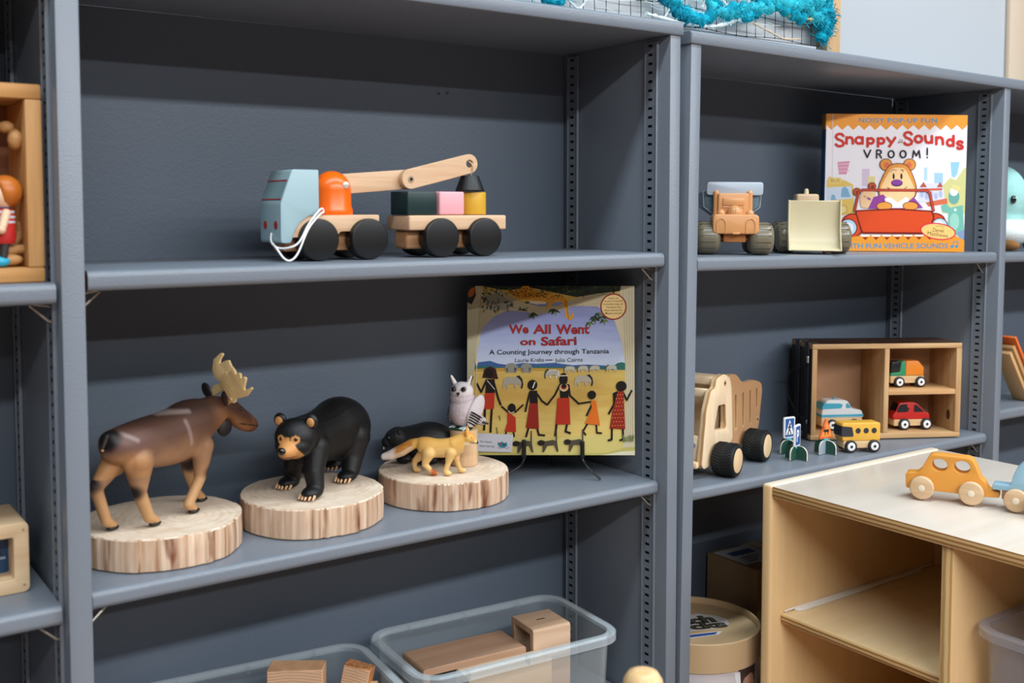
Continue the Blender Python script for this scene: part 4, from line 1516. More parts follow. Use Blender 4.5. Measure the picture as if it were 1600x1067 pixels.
# ------------------------------------------------------------ board book
INK = 1.03
SW, SH, ST = .2560, .2480, .0240
sb = toy_on_B('board_book', 'orange and white board book with a cartoon bear driving a red car on its cover', 'book', .6370, .0830, zB(.32327, .6370), -35)
mb = MB()
mb.box(-SW / 2, SW / 2, 0, .0026, 0, SH, paint('#dcdde2', .35), .0012, 2)
mb.done('front_cover', sb)
mb = MB()
mb.box(-SW / 2 + .004, SW / 2 - .003, .0026, ST - .0026, .002, SH - .002, paint('#e4e0d8', .8))
mb.done('pages', sb)
mb = MB()
mb.box(-SW / 2, SW / 2, ST - .0026, ST, 0, SH, paint('#1f5f95', .35), .0012, 2)
mb.done('back_cover', sb)
mb = MB()
mb.box(-SW / 2 - .0012, -SW / 2 + .003, .0005, ST - .0005, 0, SH, paint('#1c5a90', .35), .001)
mb.box(-SW / 2 - .0014, -SW / 2 + .002, .0005, ST - .0005, SH - .028, SH + .0001, paint('#d98a2a', .35), .0005)
mb.done('spine', sb)
g0 = corner_map((1293.5, 177.8), (1513.7, 180), (1508, 395), (1288.0, 391.5), SW, SH)
ga = lambda x, y: g0(1280 + x / 4.6375, 170 + y / 4.6375)
A = Art(ga)
OR = ink('#e0922f')
A.poly([(40, 30), (1100, 30), (1100, 1060), (30, 1060)], ink('#e4e2e8'))
zig = [(40, 30), (1100, 30), (1100, 120)]
for i in range(13):
    zig += [(1085 - i * 79, 118), (1085 - i * 79 - 40, 154)]
A.poly(zig + [(40, 118)], OR)
A.line([(108, 40), (95, 1020)], 5, ink('#c9c7cf'))
A.text('NOISY POP-UP FUN', 578, 84, 32, ink('#1f86b4'), .014, width=566, rot=.004, sp=1.1)
# town behind
for pts, h in (([(140, 385), (230, 378), (205, 475), (150, 475)], '#cf8fa8'), ([(318, 435), (372, 435), (372, 560), (318, 560)], '#cdbfd4'), ([(360, 490), (412, 490), (412, 560), (360, 560)], '#dccf95'), ([(768, 428), (792, 424), (792, 520), (768, 520)], '#a9c9dd'), ([(842, 465), (905, 465), (905, 560), (842, 560)], '#9dc4dc'), ([(960, 388), (1026, 386), (1010, 470), (990, 500), (968, 490)], '#8fc4de')):
    A.poly(pts, ink(h))
for i in range(3):
    A.line([(150, 402 + i * 25), (222, 398 + i * 25)], 8, ink('#dfb3c6'), up=(i == 0))
A.poly([(900, 560), (960, 500), (1000, 520), (1060, 430), (1075, 430), (1072, 760), (900, 760)], ink('#c9c88a'))
A.poly([(62, 520), (80, 490), (200, 520), (255, 550), (262, 760), (60, 770)], ink('#d9bb62'))
A.poly([(62, 570), (240, 560), (250, 650), (60, 665)], ink('#c4d3e4'))
A.poly([(80, 500), (168, 498), (166, 540), (78, 542)], ink('#e0c67a'))
A.text('BUS', 123, 519, 24, ink('#9c7f36'), 0, width=64)
for pts in ([(165, 640), (170, 580), (190, 560), (215, 580), (235, 640)], [(90, 660), (98, 620), (120, 625), (130, 660)]):
    A.poly(pts, ink('#7ba8c6'))
A.ell(180, 730, 40, 42, ink('#cfae58'))
A.ell(180, 730, 22, 24, ink('#e0cf95'))
A.poly([(728, 580), (790, 540), (880, 540), (910, 580), (918, 660), (880, 690), (730, 680)], ink('#d0d2e2'))
A.poly([(735, 570), (765, 530), (790, 570)], ink('#b1524a'))
A.poly([(860, 570), (885, 530), (905, 570)], ink('#b1524a'))
for i in range(5):
    A.ell(752 + i * 34, 620 + (i % 2) * 14, 14, 26, ink('#aab4d4'), up=(i == 0))
A.poly([(740, 580), (900, 576), (900, 592), (740, 596)], ink('#c6593e'))
A.poly([(780, 680), (935, 650), (940, 690), (800, 710)], ink('#cc6a4a'))
# scooter rider at the right
A.poly([(890, 705), (930, 690), (960, 720), (1050, 700), (1066, 900), (1040, 940), (940, 880), (945, 760), (900, 745)], ink('#6fb3a4'))
A.ell(990, 820, 34, 62, ink('#93c9bb'))
A.ell(985, 640, 40, 55, ink('#68a59a'))
A.ell(985, 600, 30, 34, ink('#dfe5e6'))
A.ell(1000, 575, 36, 20, ink('#d9cf8a'), .4)
A.poly([(955, 600), (975, 590), (975, 615)], ink('#e8ecec'))
A.ell(995, 735, 10, 10, ink('#e6f0ee'))
A.poly([(1010, 900), (1066, 880), (1066, 960), (1030, 950)], ink('#7d93b8'))
# titles
TRD2 = ink('#c5281c')
def ring(cx=.5, cy=.5, rx=.5, ry=.5):
    return [(cx + rx * cos(R(a)), cy + ry * sin(R(a))) for a in range(0, 361, 24)]
ESS = [(.95, .16), (.75, .02), (.45, 0), (.15, .08), (.06, .25), (.25, .42), (.7, .54), (.95, .72), (.85, .92), (.5, 1), (.2, .96), (.02, .84)]
GLYPH = {'S': [ESS], 's': [ESS], 'n': [[(0, 0), (0, 1)], [(0, .42), (.2, .1), (.5, 0), (.8, .1), (.96, .4), (1, 1)]], 'a': [ring(), [(1, 0), (1, 1)]],
         'p': [ring(), [(0, 0), (0, 1.55)]], 'y': [[(0, 0), (.52, .95)], [(1, 0), (.28, 1.55)]], 'o': [ring()],
         'u': [[(0, 0), (.03, .6), (.2, .92), (.5, 1), (.8, .92), (1, .55)], [(1, 0), (1, 1)]], 'd': [ring(), [(1, -.55), (1, 1)]],
         'V': [[(0, 0), (.5, 1), (1, 0)]], 'R': [[(0, 1), (0, 0), (.6, 0), (.95, .14), (.95, .36), (.6, .5), (0, .5)], [(.5, .5), (1, 1)]], 'O': [ring()],
         'M': [[(0, 1), (.14, 0), (.5, .72), (.86, 0), (1, 1)]], '!': [[(.5, 0), (.5, .68)], [(.5, .96), (.5, 1)]]}
def brush(ch, x0, y0, x1, y1, wd, m, tilt=0.0):
    """hand-lettered character: round-ended strokes in the box (x-height box for small letters)"""
    A.k += 1
    for st in GLYPH[ch]:
        pts = [(x0 + a * (x1 - x0) + tilt * (b - .5) * (x1 - x0), y0 + b * (y1 - y0)) for a, b in st]
        A.line(pts, wd, m, up=False)
        for p in pts:
            A.k += .05
            A.ell(p[0], p[1], wd / 2, wd / 2, m, n=10, up=False)
for ch, x0, y0, x1, y1 in (('S', 126, 182, 188, 272), ('n', 206, 206, 252, 252), ('a', 272, 206, 322, 252), ('p', 358, 214, 402, 252), ('p', 434, 214, 478, 252), ('y', 500, 210, 558, 250), ('S', 622, 170, 682, 262), ('o', 702, 196, 752, 244), ('u', 776, 198, 824, 246), ('n', 856, 206, 904, 256), ('d', 934, 222, 980, 268), ('s', 1006, 236, 1048, 290)):
    brush(ch, x0, y0, x1, y1, 19, TRD2, .06 if ch in 'Ss' else 0)
A.ell(584, 244, 6, 5, ink('#8a3a2c'), n=8)
A.ell(602, 242, 6, 5, ink('#8a3a2c'), n=8, up=False)
A.line([(590, 244), (590, 226), (608, 224), (608, 242)], 3, ink('#8a3a2c'))
for ch, x0, y0, x1, y1 in (('V', 332, 300, 380, 352), ('R', 424, 300, 458, 356), ('O', 508, 304, 550, 354), ('O', 594, 304, 636, 354), ('M', 684, 304, 738, 354), ('!', 782, 286, 798, 354)):
    brush(ch, x0, y0, x1, y1, 11, ink('#17161a'))
# plain cartoon bear at the wheel
BR, BL_, LN = ink('#d8903f'), ink('#ecc590'), ink('#5a1f10')
for s in (-1, 1):
    A.ell(576 + s * 86, 404, 46, 44, LN)
    A.ell(576 + s * 86, 404, 41, 39, BR)
    A.ell(576 + s * 80, 410, 22, 22, ink('#d2684a'))
A.poly(rounded([(480, 460), (510, 405), (580, 390), (645, 405), (680, 460), (716, 560), (712, 640), (640, 690), (510, 690), (434, 640), (432, 560)], 40), LN)
A.poly(rounded([(484, 462), (514, 410), (580, 396), (641, 410), (675, 462), (709, 560), (705, 636), (638, 684), (512, 684), (441, 636), (439, 560)], 40), BR)
A.poly(rounded([(505, 470), (530, 430), (578, 425), (628, 432), (652, 478), (696, 570), (700, 640), (630, 676), (520, 676), (448, 640), (450, 570)], 40), BL_)
A.ell(569, 538, 43, 26, ink('#4a1d58'))
A.ell(569, 534, 38, 20, ink('#7d3b92'))
for s, cx in ((-1, 546), (1, 602)):
    A.ell(cx, 490, 8, 22, ink('#1a1110'), n=14)
    A.line([(cx - 22 * (1 if s < 0 else -1) - 6, 458), (cx - 4, 440), (cx + 20, 446)], 4, LN)
A.line([(500, 570), (520, 582), (575, 590), (625, 582), (642, 565)], 5, LN)
# small bear passenger
for cx, cy in ((280, 602), (390, 562)):
    A.ell(cx, cy, 30, 30, LN)
    A.ell(cx, cy, 25, 25, ink('#b9532f'))
    A.ell(cx + 3, cy + 4, 12, 12, ink('#7d2f1c'))
A.poly(rounded([(300, 640), (330, 590), (390, 580), (430, 640), (400, 720), (310, 720)], 25), ink('#e3bd92'))
A.ell(366, 652, 16, 9, ink('#8d4f96'), .5)
A.line([(330, 632), (345, 640)], 5, LN)
# purple jacket, paws
A.poly([(400, 640), (470, 620), (520, 680), (650, 680), (690, 640), (760, 720), (360, 724)], ink('#8a3f93'))
A.poly([(480, 650), (520, 640), (575, 680), (635, 640), (660, 655), (640, 720), (500, 720)], ink('#e9e3e6'))
for s in (-1, 1):
    A.ell(573 + s * 95, 705, 58, 32, LN)
    A.ell(573 + s * 95, 706, 53, 28, ink('#dd9440'))
# red car
CR, CRD = ink('#d2481c'), ink('#7a1a10')
A.line([(262, 742), (292, 605), (320, 588), (780, 592), (808, 610), (836, 742)], 20, CRD)
A.line([(262, 742), (292, 605), (320, 588), (780, 592), (808, 610), (836, 742)], 10, ink('#c64a34'))
A.poly(rounded([(155, 850), (180, 780), (240, 752), (300, 770), (320, 905), (260, 940), (200, 940)], 30), CRD)
A.poly(rounded([(165, 850), (188, 788), (240, 762), (294, 778), (310, 900), (256, 930), (205, 930)], 30), CR)
A.poly(rounded([(790, 905), (800, 770), (850, 752), (910, 775), (940, 850), (920, 930), (840, 935)], 30), CRD)
A.poly(rounded([(800, 900), (810, 778), (850, 762), (903, 784), (930, 850), (912, 920), (845, 925)], 30), CR)
A.poly(rounded([(262, 735), (560, 722), (830, 740), (845, 790), (800, 912), (310, 905), (280, 800)], 16), CRD)
A.poly(rounded([(275, 745), (560, 734), (818, 750), (832, 790), (790, 898), (322, 893), (292, 800)], 14), CR)
for cx, cy, r_ in ((215, 862, 68), (880, 850, 60)):
    A.ell(cx, cy, r_, r_ * .98, CRD)
    A.ell(cx, cy, r_ * .88, r_ * .86, ink('#a9cfe0'))
    A.ell(cx - 6, cy + 2, r_ * .66, r_ * .66, ink('#dfe2ea'))
A.poly([(40, 965), (240, 930), (330, 915), (800, 915), (1000, 925), (1070, 960), (1100, 1060), (30, 1060)], OR)
for i in range(7):
    cx = 340 + i * 78
    A.poly([(cx - 34, 916), (cx + 34, 916), (cx + 30, 926), (cx - 30, 926)], ink('#eceaf0'), up=(i == 0))
A.k += 1
for i in range(7):
    cx = 340 + i * 78
    A.poly([(cx - 22, 932), (cx + 22, 932), (cx, 952)], ink('#8c2415'), up=False)
A.text('WITH FUN VEHICLE SOUNDS', 556, 996, 36, ink('#1f86b4'), .014, width=770, rot=.004)
for cx in (970, 1002):
    A.ell(cx, 1003, 13, 10, ink('#2f8fb8'))
A.line([(980, 1000), (980, 968), (1012, 966), (1012, 998)], 6, ink('#2f8fb8'))
A.ell(868, 892, 132, 62, ink('#cf2b48'), .14)
A.ell(868, 892, 122, 53, ink('#ecc274'), .14)
A.line([(852, 856), (880, 850), (908, 862)], 3, ink('#7c5a2a'))
A.text('Derek', 872, 884, 28, ink('#5c4220'), 0, width=84, rot=.1)
A.text('Matthews', 866, 914, 28, ink('#5c4220'), 0, width=150, rot=.14)
A.done('cover_print', sb)
# ------------------------------------------------------------ big wooden dump truck
PLYF = wood('#e8d2b2', '#dbc09b', 'z', 0.7, 0.5, ring=0.5)
PLYE = ply('y', 0.0042, '#e0c196', '#b58a5c')
TANB = paint('#b58a62', 0.5, bump=0.1, bscale=500)
RUB = paint('#141414', 0.6, 0.35)
wt = toy_on_B('wooden_dump_truck', 'large birch plywood dump truck with chunky black tyres, half hidden by the bookcase upright', 'toy truck', .1489, .0574, zB(-.02098, .1489) + .0006, 21.8)
# local: x from nose to tail, y away from the viewer, near side plate at y=0
sidep = rounded([(-.0384, .0200), (-.0240, .1032), (-.0070, .1330), (.0095, .1345), (.0150, .1490), (.0449, .1535), (.0700, .1440), (.0780, .1260), (.0860, .0420), (.0300, .0160), (-.0300, .0140)], [.006, .006, .008, .004, .010, .008, .010, .006, .006, .008, .006])
win = rounded([(.0077, .0690), (.0224, .1055), (.0530, .1035), (.0575, .0640)], .005)
for y, nm in ((.0, 'side_plate'), (.0760, 'side_plate')):
    mb = MB()
    mb.prism(sidep, y, y + .0100, PLYE, 'xz', holes=[win], bev=.0012, seg=2, fm=lambda f: PLYF if abs(f.normal.y) > .8 else None)
    mb.done(nm, wt)
bed = rounded([(.0500, .0240), (.0640, .1330), (.0700, .1480), (.1010, .1470), (.1330, .1270), (.1840, .1270), (.2195, .1180), (.2262, .1060), (.2120, .0420), (.1900, .0240)], [.004, .006, .008, .012, .014, .012, .010, .008, .010, .006])
slots = [[(cx - .0045 + .0045 - .0045 * cos(R(a)) + (.0) , z1 - .0045 + .0045 * sin(R(a))) for a in range(0, 181, 30)] + [(cx2 + .0045 * cos(R(a)), z0 + .0045 - .0045 * sin(R(a))) for a in range(0, 181, 30)] for cx, cx2, z0, z1 in ((.1020, .1045, .0535, .1122), (.1352, .1369, .0530, .1112), (.1674, .1700, .0523, .1106), (.1983, .2008, .0750, .1102))]
for y in (.0022, .0760):
    mb = MB()
    mb.prism(bed, y, y + .0085, PLYE, 'xz', bev=.0010, seg=1, holes=slots, fm=lambda f: TANB if abs(f.normal.y) > .8 else None)
    o = mb.done('bed_side', wt)
    for (x, z) in ((.0480, .1380), (.2040, .0560)):
        if y < .01:
            k = MB()
            yy = -.0002 if x < .1 else .0020
            k.cyl((x, yy, z), (x, yy + .003, z), .0052, paint('#caa074', .5), n=20)
            k.cyl((x, yy - .0004, z), (x, yy + .003, z), .0026, SLOT, n=12)
            k.done('pivot', o)
mb = MB()   # inner panels seen through slots and window, bed floor
mb.box(.0640, .2120, .0108, .0758, .0260, .0360, TANB, .001)
mb.box(.0640, .0720, .0108, .0758, .0360, .1400, PLYF, .001)
mb.box(.0640, .2080, .0108, .0160, .0360, .1180, paint('#9c7350', .55))
mb.done('bed_floor', wt)
mb = MB()   # roof slats and bonnet across the front
mb.box(-.0020, .0120, .0100, .0760, .1200, .1330, PLYF, .003)
mb.box(.0180, .0560, .0100, .0760, .1370, .1500, PLYF, .003)
mb.done('roof_slat', wt)
mb = MB()
mb.box(-.0300, -.0180, .0100, .0760, .0240, .0640, PLYF, .003)
mb.box(-.0460, -.0260, .0060, .0800, .0160, .0260, wood('#e6cfa8', '#d8ba8c', 'y', 1, .5), .003)
mb.box(-.0180, .0640, .0100, .0760, .0160, .0260, PLYF, .001)
bn = mb.done('front_panel', wt)
mb = MB()
mb.cyl((-.0300, .0190, .0500), (-.0335, .0190, .0500), .0050, paint('#c9cdd0', .25, metal=.8), n=20, bev=.001)
mb.done('headlamp', bn)
def chunky_wheel(root, x, y0, y1, r):
    mb = MB()
    w_ = y1 - y0
    prof = [(r * .74, 0.001), (r * .80, 0), (r * .93, .0012), (r * .985, .005), (r, .010), (r, w_ - .010), (r * .985, w_ - .005), (r * .93, w_ - .0012), (r * .80, w_), (r * .74, w_ - .001)]
    X = M.Translation((x, y0, r)) @ rotm(-90, 'X')
    mb.lathe(prof, RUB, 56, X)
    n = 36
    for k in range(n):   # slanted tread ribs
        a = 2 * pi * k / n
        p = []
        for i in range(5):
            t = i / 4
            aa = a + .16 * t
            p.append((x + (r + .0001) * cos(aa), y0 + .004 + (w_ * .5 - .006) * t, r + (r + .0001) * sin(aa)))
        mb.tube(p, .0007, RUB, 4)
        p = [(q[0], y0 + y1 - q[1], q[2]) for q in p]
        mb.tube(p, .0007, RUB, 4)
    o = mb.done('tyre', root)
    mb = MB()
    hub = wood('#dcbf98', '#cfae84', 'z', .9, .5)
    mb.cyl((x, y0 + .0002, r), (x, y1 - .0002, r), r * .755, hub, n=48, bev=.0016)
    mb.done('hub', o)
for x in (.0090, .1412):
    chunky_wheel(wt, x, -.0400, -.0030, .0257)
    chunky_wheel(wt, x, .0890, .1180 if x < .1 else .1180, .0257)

# ------------------------------------------------------------ divided wooden crate
CW, CH, CDp = .2945, .1755, .0900
cr = toy_on_B('wooden_crate', 'old wooden box on its side with three compartments and a dark strapped end', 'wooden box', .4892, .1442, zB(-.02098, .4892) + .0010, -25.7)
PINE = wood('#cfab7e', '#b38d60', 'x', .8, .6, ring=.5, c3='#8a5d34')
PINEV = wood('#cba67a', '#ae875a', 'z', .8, .6, ring=.5, c3='#8a5d34')
PINEY = wood('#c0935f', '#a17343', 'y', .8, .6, ring=.5, c3='#7d5530')
DARKB = paint('#241a16', .55, bump=.4, bscale=60)
DARKT = wood('#4a3020', '#2c1b13', 'x', 1, .55)
T = .0100
mb = MB()
mb.box(0, CW, 0, CDp, 0, T, PINE, .0015)
mb.done('bottom_board', cr)
mb = MB()
mb.box(0, CW, 0, CDp, CH - T, CH, PINE, .0018, fm=lambda f: DARKT if f.normal.z > .8 else None)
mb.done('top_board', cr)
mb = MB()
mb.box(0, T, 0, CDp, T, CH - T, PINEV, .0012, fm=lambda f: DARKB if f.normal.x < -.8 else None)
mb.done('end_board', cr)
mb = MB()
mb.box(CW - T - .001, CW, 0, CDp, T, CH - T, PINEV, .0012)
mb.ell((CW - T - .0012, .0220, .038), (.0008, .0060, .0095), paint('#4a2b18', .6))
mb.done('end_board', cr)
mb = MB()
mb.box(.1412, .1508, .0008, CDp, T, CH - T, PINEV, .001)
mb.done('divider', cr)
mb = MB()
mb.box(.1508, CW - T, .0010, CDp, .0800, .0892, wood('#cfa676', '#b98a57', 'x', .8, .6), .001)
mb.done('inner_shelf', cr)
mb = MB()
mb.box(.002, CW - .002, CDp, CDp + .003, .002, CH - .002, paint('#a9805e', .7, bump=.3, bscale=700, vary=.12))
mb.done('back_panel', cr)
mb = MB()   # black corner straps, clasp and carrying cord on the left end
BK = paint('#1d2024', .4, .5, bump=.2)
for y in (.012, .050):
    mb.box(-.0024, .0002, y, y + .018, -.0006, CH + .0008, BK, .0008)
    mb.box(-.0024, .016, y, y + .018, CH - .0002, CH + .0010, BK, .0004)
mb.done('strap', cr)
mb = MB()
mb.box(-.0052, -.0020, .0080, .0150, .1400, .1520, paint('#c8c4bc', .3, metal=.6), .001)
mb.done('clasp', cr)
mb = MB()
mb.box(-.0048, -.0020, .0090, .0140, .0290, .0360, paint('#77736c', .4, metal=.6), .001)
mb.done('clasp', cr)
mb = MB()
mb.tube(spline([(-.0040, .0115, .1400), (-.0080, .0250, .1310), (-.0200, .0480, .1180), (-.0230, .0540, .0850), (-.0140, .0400, .0520), (-.0050, .0160, .0330)], 7), .0013, paint('#151515', .5), 6)
mb.done('carry_cord', cr)

# small wooden vehicles
BASE = wood('#dcbf94', '#c9a678', 'x', 1.2, .55)
TYRE = paint('#17171a', .5)
HUBW = paint('#e6e6e6', .4)
def small_wheels(root, xs, r, half, rim=.66):
    for x in xs:
        for s in (-1, 1):
            mb = MB()
            y0, y1 = s * half, s * (half - .0075)
            mb.cyl((x, y0, r), (x, y1, r), r, TYRE, n=28, bev=.0012)
            wv = mb.done('wheel', root)
            mb = MB()
            mb.cyl((x, y0 + s * .0006, r), (x, y1, r), r * rim, HUBW, n=24, bev=.0004)
            mb.cyl((x, y0 + s * .0010, r), (x, y1, r), r * .24, TYRE, n=14)
            mb.done('hub', wv)
AX = V((cos(R(-25.7)), sin(R(-25.7)), 0))
AY = V((sin(R(25.7)), cos(R(25.7)), 0))
def in_crate(x, y, z):
    """point of the crate's frame, in the room"""
    p = cr.matrix_world @ V((x, y, z))
    return p.x, p.y, p.z - ZO
def mini(name, label, cat, p, group='small wooden vehicles in and by the crate', rz=-25.7):
    return toy_on_B(name, label, cat, p[0], p[1], p[2], rz, group)
# green and orange lorry
c1 = mini('toy_lorry', 'small green and orange wooden lorry in the upper right compartment of the crate', 'toy truck', in_crate(.2020, .0400, .0893))
mb = MB()
mb.box(-.0330, .0340, -.0115, .0115, .0080, .0215, BASE, .0012)
mb.done('chassis', c1)
mb = MB()
GRN = paint('#2c8a5f', .4)
mb.prism(rounded([(-.0330, .0215), (-.0330, .0270), (-.0150, .0285), (-.0120, .0480), (-.0030, .0490), (-.0030, .0215)], .002), -.0115, .0115, GRN, 'xz', bev=.001)
gc = mb.done('cab', c1)
mb = MB()
mb.prism(rounded([(-.0325, .0275), (-.0310, .0470), (-.0130, .0485), (-.0150, .0350), (-.0180, .0285)], .002), -.0110, .0118, paint('#15181c', .3), 'xz', bev=.001)
mb.done('windscreen', gc)
mb = MB()
mb.prism(rounded([(-.0030, .0220), (-.0030, .0492), (.0220, .0495), (.0335, .0370), (.0330, .0220)], .002), -.0118, .0118, paint('#e0821f', .4), 'xz', bev=.0012)
mb.done('tipper', c1)
small_wheels(c1, (-.0165, .0265), .0102, .0155)
# red pickup
c2 = mini('toy_car', 'small red wooden car with black windows in the lower right compartment of the crate', 'toy car', in_crate(.2120, .0360, .0101))
mb = MB()
mb.box(-.0360, .0330, -.0118, .0118, .0075, .0200, BASE, .0015)
mb.done('chassis', c2)
mb = MB()
REDP = paint('#b81f18', .35)
mb.prism(rounded([(-.0370, .0195), (-.0390, .0280), (-.0330, .0340), (-.0270, .0500), (-.0060, .0520), (.0080, .0510), (.0270, .0330), (.0350, .0300), (.0350, .0195)], [.002, .003, .004, .005, .006, .008, .006, .003, .002]), -.0122, .0122, REDP, 'xz', bev=.0016)
bd = mb.done('body', c2)
WB = paint('#1a1d24', .25)
mb = MB()
mb.prism(rounded([(.0030, .0335), (.0030, .0470), (.0075, .0470), (.0240, .0335)], .002), -.0126, .0126, WB, 'xz')
mb.prism(rounded([(-.0320, .0335), (-.0260, .0475), (-.0110, .0490), (-.0110, .0430), (-.0060, .0400), (-.0100, .0335)], .003), -.0126, .0126, WB, 'xz')
mb.prism(rounded([(-.0330, .0345), (-.0275, .0490), (-.0215, .0500), (-.0290, .0345)], .001), -.0105, .0105, WB, 'xz')
mb.done('window', bd)
small_wheels(c2, (-.0165, .0280), .0110, .0158)
# blue and white ambulance
c3 = mini('toy_ambulance', 'small white wooden van with light blue stripes in the left compartment of the crate', 'toy van', in_crate(.0800, .0490, .0101))
mb = MB()
mb.box(-.0430, .0390, -.0140, .0140, .0070, .0240, BASE, .003)
mb.done('chassis', c3)
mb = MB()
WHT, LB = paint('#d6dadd', .4), paint('#3e9fb9', .4)
mb.prism(rounded([(-.0430, .0235), (-.0415, .0380), (-.0340, .0545), (-.0280, .0565), (.0080, .0560), (.0170, .0400), (.0370, .0370), (.0400, .0235)], [.002, .003, .006, .004, .007, .005, .005, .002]), -.0142, .0142, WHT, 'xz', bev=.002, seg=3)
b3 = mb.done('body', c3)
mb = MB()
mb.prism(rounded([(-.0420, .0430), (-.0385, .0510), (-.0050, .0500), (-.0010, .0465), (-.0050, .0410), (-.0420, .0400)], .002), -.0147, .0147, LB, 'xz')
mb.prism(rounded([(.0050, .0415), (.0050, .0500), (.0090, .0505), (.0150, .0415)], .002), -.0147, .0147, LB, 'xz')
mb.box(-.0432, .0402, -.0147, .0147, .0250, .0300, LB, .001)
mb.prism([(-.0436, .0400), (-.0380, .0520), (-.0370, .0515), (-.0425, .0400)], -.0120, .0120, LB, 'xz')
mb.done('stripes', b3)
mb = MB()
mb.cap((-.0120, 0, .0555), (-.0120, 0, .0590), .0028, .0022, LB)
mb.done('beacon', c3)
small_wheels(c3, (-.0220, .0220), .0105, .0175)
# yellow bus in front
c4 = toy_on_B('toy_bus', 'small yellow wooden bus with three round windows in front of the crate', 'toy bus', .4960, .0480, zB(-.02098, .4960), -25.7, 'small wooden vehicles in and by the crate')
YB = paint('#dfa93f', .4)
mb = MB()
mb.box(-.0330, .0330, -.0140, .0140, .0070, .0200, BASE, .0015)
mb.done('chassis', c4)
mb = MB()
mb.prism(rounded([(-.0350, .0198), (-.0350, .0240), (-.0370, .0260), (-.0365, .0480), (-.0340, .0510), (.0330, .0510), (.0345, .0480), (.0345, .0198)], .003), -.0145, .0145, YB, 'xz', bev=.003, seg=3)
b4 = mb.done('body', c4)
mb = MB()
mb.prism(rounded([(-.0376, .0275), (-.0372, .0460), (-.0180, .0440), (-.0150, .0275)], .002), -.0149, .0149, WB, 'xz')
mb.done('windscreen', b4)
for x in (-.0070, .0078, .0226):
    mb = MB()
    mb.cyl((x, -.0149, .0375), (x, .0149, .0375), .0048, WB, n=24)
    mb.done('window', b4)
small_wheels(c4, (-.0205, .0225), .0108, .0185)

# ------------------------------------------------------------ road signs on slotted feet
DG = paint('#1f4a3c', .55)
PALE = paint('#d8d6c4', .6)
TQ = paint('#3fa3b5', .5)
def sign_foot(root, cols, a0):
    for k, (a, m) in enumerate(cols):
        mb = MB()
        w_, h_ = .0200, .0235
        pts = [(-w_, 0), (w_, 0), (w_, h_ * .45)] + [(w_ - .012 + .012 * cos(R(t)), h_ * .45 + .012 * sin(R(t))) for t in range(15, 91, 15)] + [(-w_ + .012 - .012 * sin(R(t)), h_ * .45 + .012 * cos(R(t))) for t in range(0, 91, 15)]
        z0 = .0 if k == 0 else .0
        mb.prism(pts, -.0014, .0014, PALE, 'xz', X=rotm(a, 'Z'), fm=lambda f, m=m: m if abs(f.normal.y) > .8 else None)
        mb.done('foot', root)
def sign(label, x, y, cols, plate, z0, rz):
    s = toy_on_B('toy_road_sign', label, 'toy road sign', x, y, zB(-.02098, x), rz, 'wooden road signs on crossed feet')
    sign_foot(s, cols, 0)
    mb = MB()
    mb.box(-.0055, .0055, -.0016, .0016, .0180, z0 + .006, TQ)
    mb.done('post', s)
    plate(s, z0)
    return s
def square_plate(pict):
    def f(s, z0):
        g = MB()
        w_, h_ = .0125, .0365
        g.prism(rrect(-w_, w_, z0, z0 + h_, .003), -.0018, .0018, paint('#dfe3e8', .5), 'xz', bev=.0004)
        p = g.done('plate', s)
        A = Art(lambda x, y: (x, y))
        A.f = lambda x, y: (x, y)
        A.poly(rrect(-w_ + .0022, w_ - .0022, z0 + .0025, z0 + h_ - .0025, .0015), paint('#234f8e', .5))
        pict(A, z0, h_)
        o = A.done('pictogram', p)
        o.location.y = -.00185
    return f
def pict_p(A, z0, h_):
    WHs = paint('#e6e9ee', .5)
    f = A.f
    A.f = lambda x, y: (x, -y)
    A.text('P', 0, -(z0 + h_ * .5), .0190, WHs, .03, width=.0100)
    A.f = f
def pict_walk(A, z0, h_):
    WHs, BKs = paint('#e6e9ee', .5), paint('#15171c', .5)
    A.poly([(-.0095, z0 + .006), (.0095, z0 + .006), (0, z0 + .032)], WHs)
    A.ell(.0005, z0 + .0245, .0018, .0018, BKs)
    A.line([(0, z0 + .0225), (-.0005, z0 + .0160)], .0032, BKs)
    A.line([(-.0005, z0 + .0165), (-.0040, z0 + .0075)], .0022, BKs)
    A.line([(-.0005, z0 + .0165), (.0035, z0 + .0075)], .0022, BKs)
    A.line([(-.0040, z0 + .0175), (0, z0 + .0220), (.0036, z0 + .0175)], .0016, BKs)
    for k in range(4):
        A.line([(-.0075 + k * .005, z0 + .0055), (-.0065 + k * .0045, z0 + .0078)], .0012, BKs)
def tri_plate(s, z0):
    g = MB()
    g.prism(rounded([(-.0185, z0), (.0185, z0), (0, z0 + .0350)], .004), -.0018, .0018, paint('#d9622a', .5), 'xz', bev=.0004)
    p = g.done('plate', s)
    A = Art()
    A.poly([(-.0138, z0 + .0030), (.0138, z0 + .0030), (0, z0 + .0295)], paint('#e98a3c', .5))
    BKs = paint('#1b1410', .5)
    q = z0 + .0110
    A.poly([(-.0068, q + .0035), (-.0040, q + .0050), (.0030, q + .0040), (.0060, q + .0055), (.0062, q + .0020), (.0040, q - .0060), (.0030, q - .0060), (.0028, q - .0005), (-.0020, q), (-.0040, q - .0060), (-.0052, q - .0060), (-.0045, q), (-.0085, q + .0015), (-.0095, q + .0035)], BKs)
    A.line([(-.0070, q + .0045), (-.0095, q + .0085), (-.0070, q + .0095)], .0011, BKs)
    A.line([(-.0062, q + .0045), (-.0050, q + .0085), (-.0025, q + .0090)], .0011, BKs)
    o = A.done('pictogram', p)
    o.location.y = -.00185
GRYF = paint('#8f9ba8', .55)
sign('toy road sign with a white P on blue, nearest the big wooden truck', .3520, .0610, [(-10, DG), (80, DG)], square_plate(pict_p), .0215, 20)
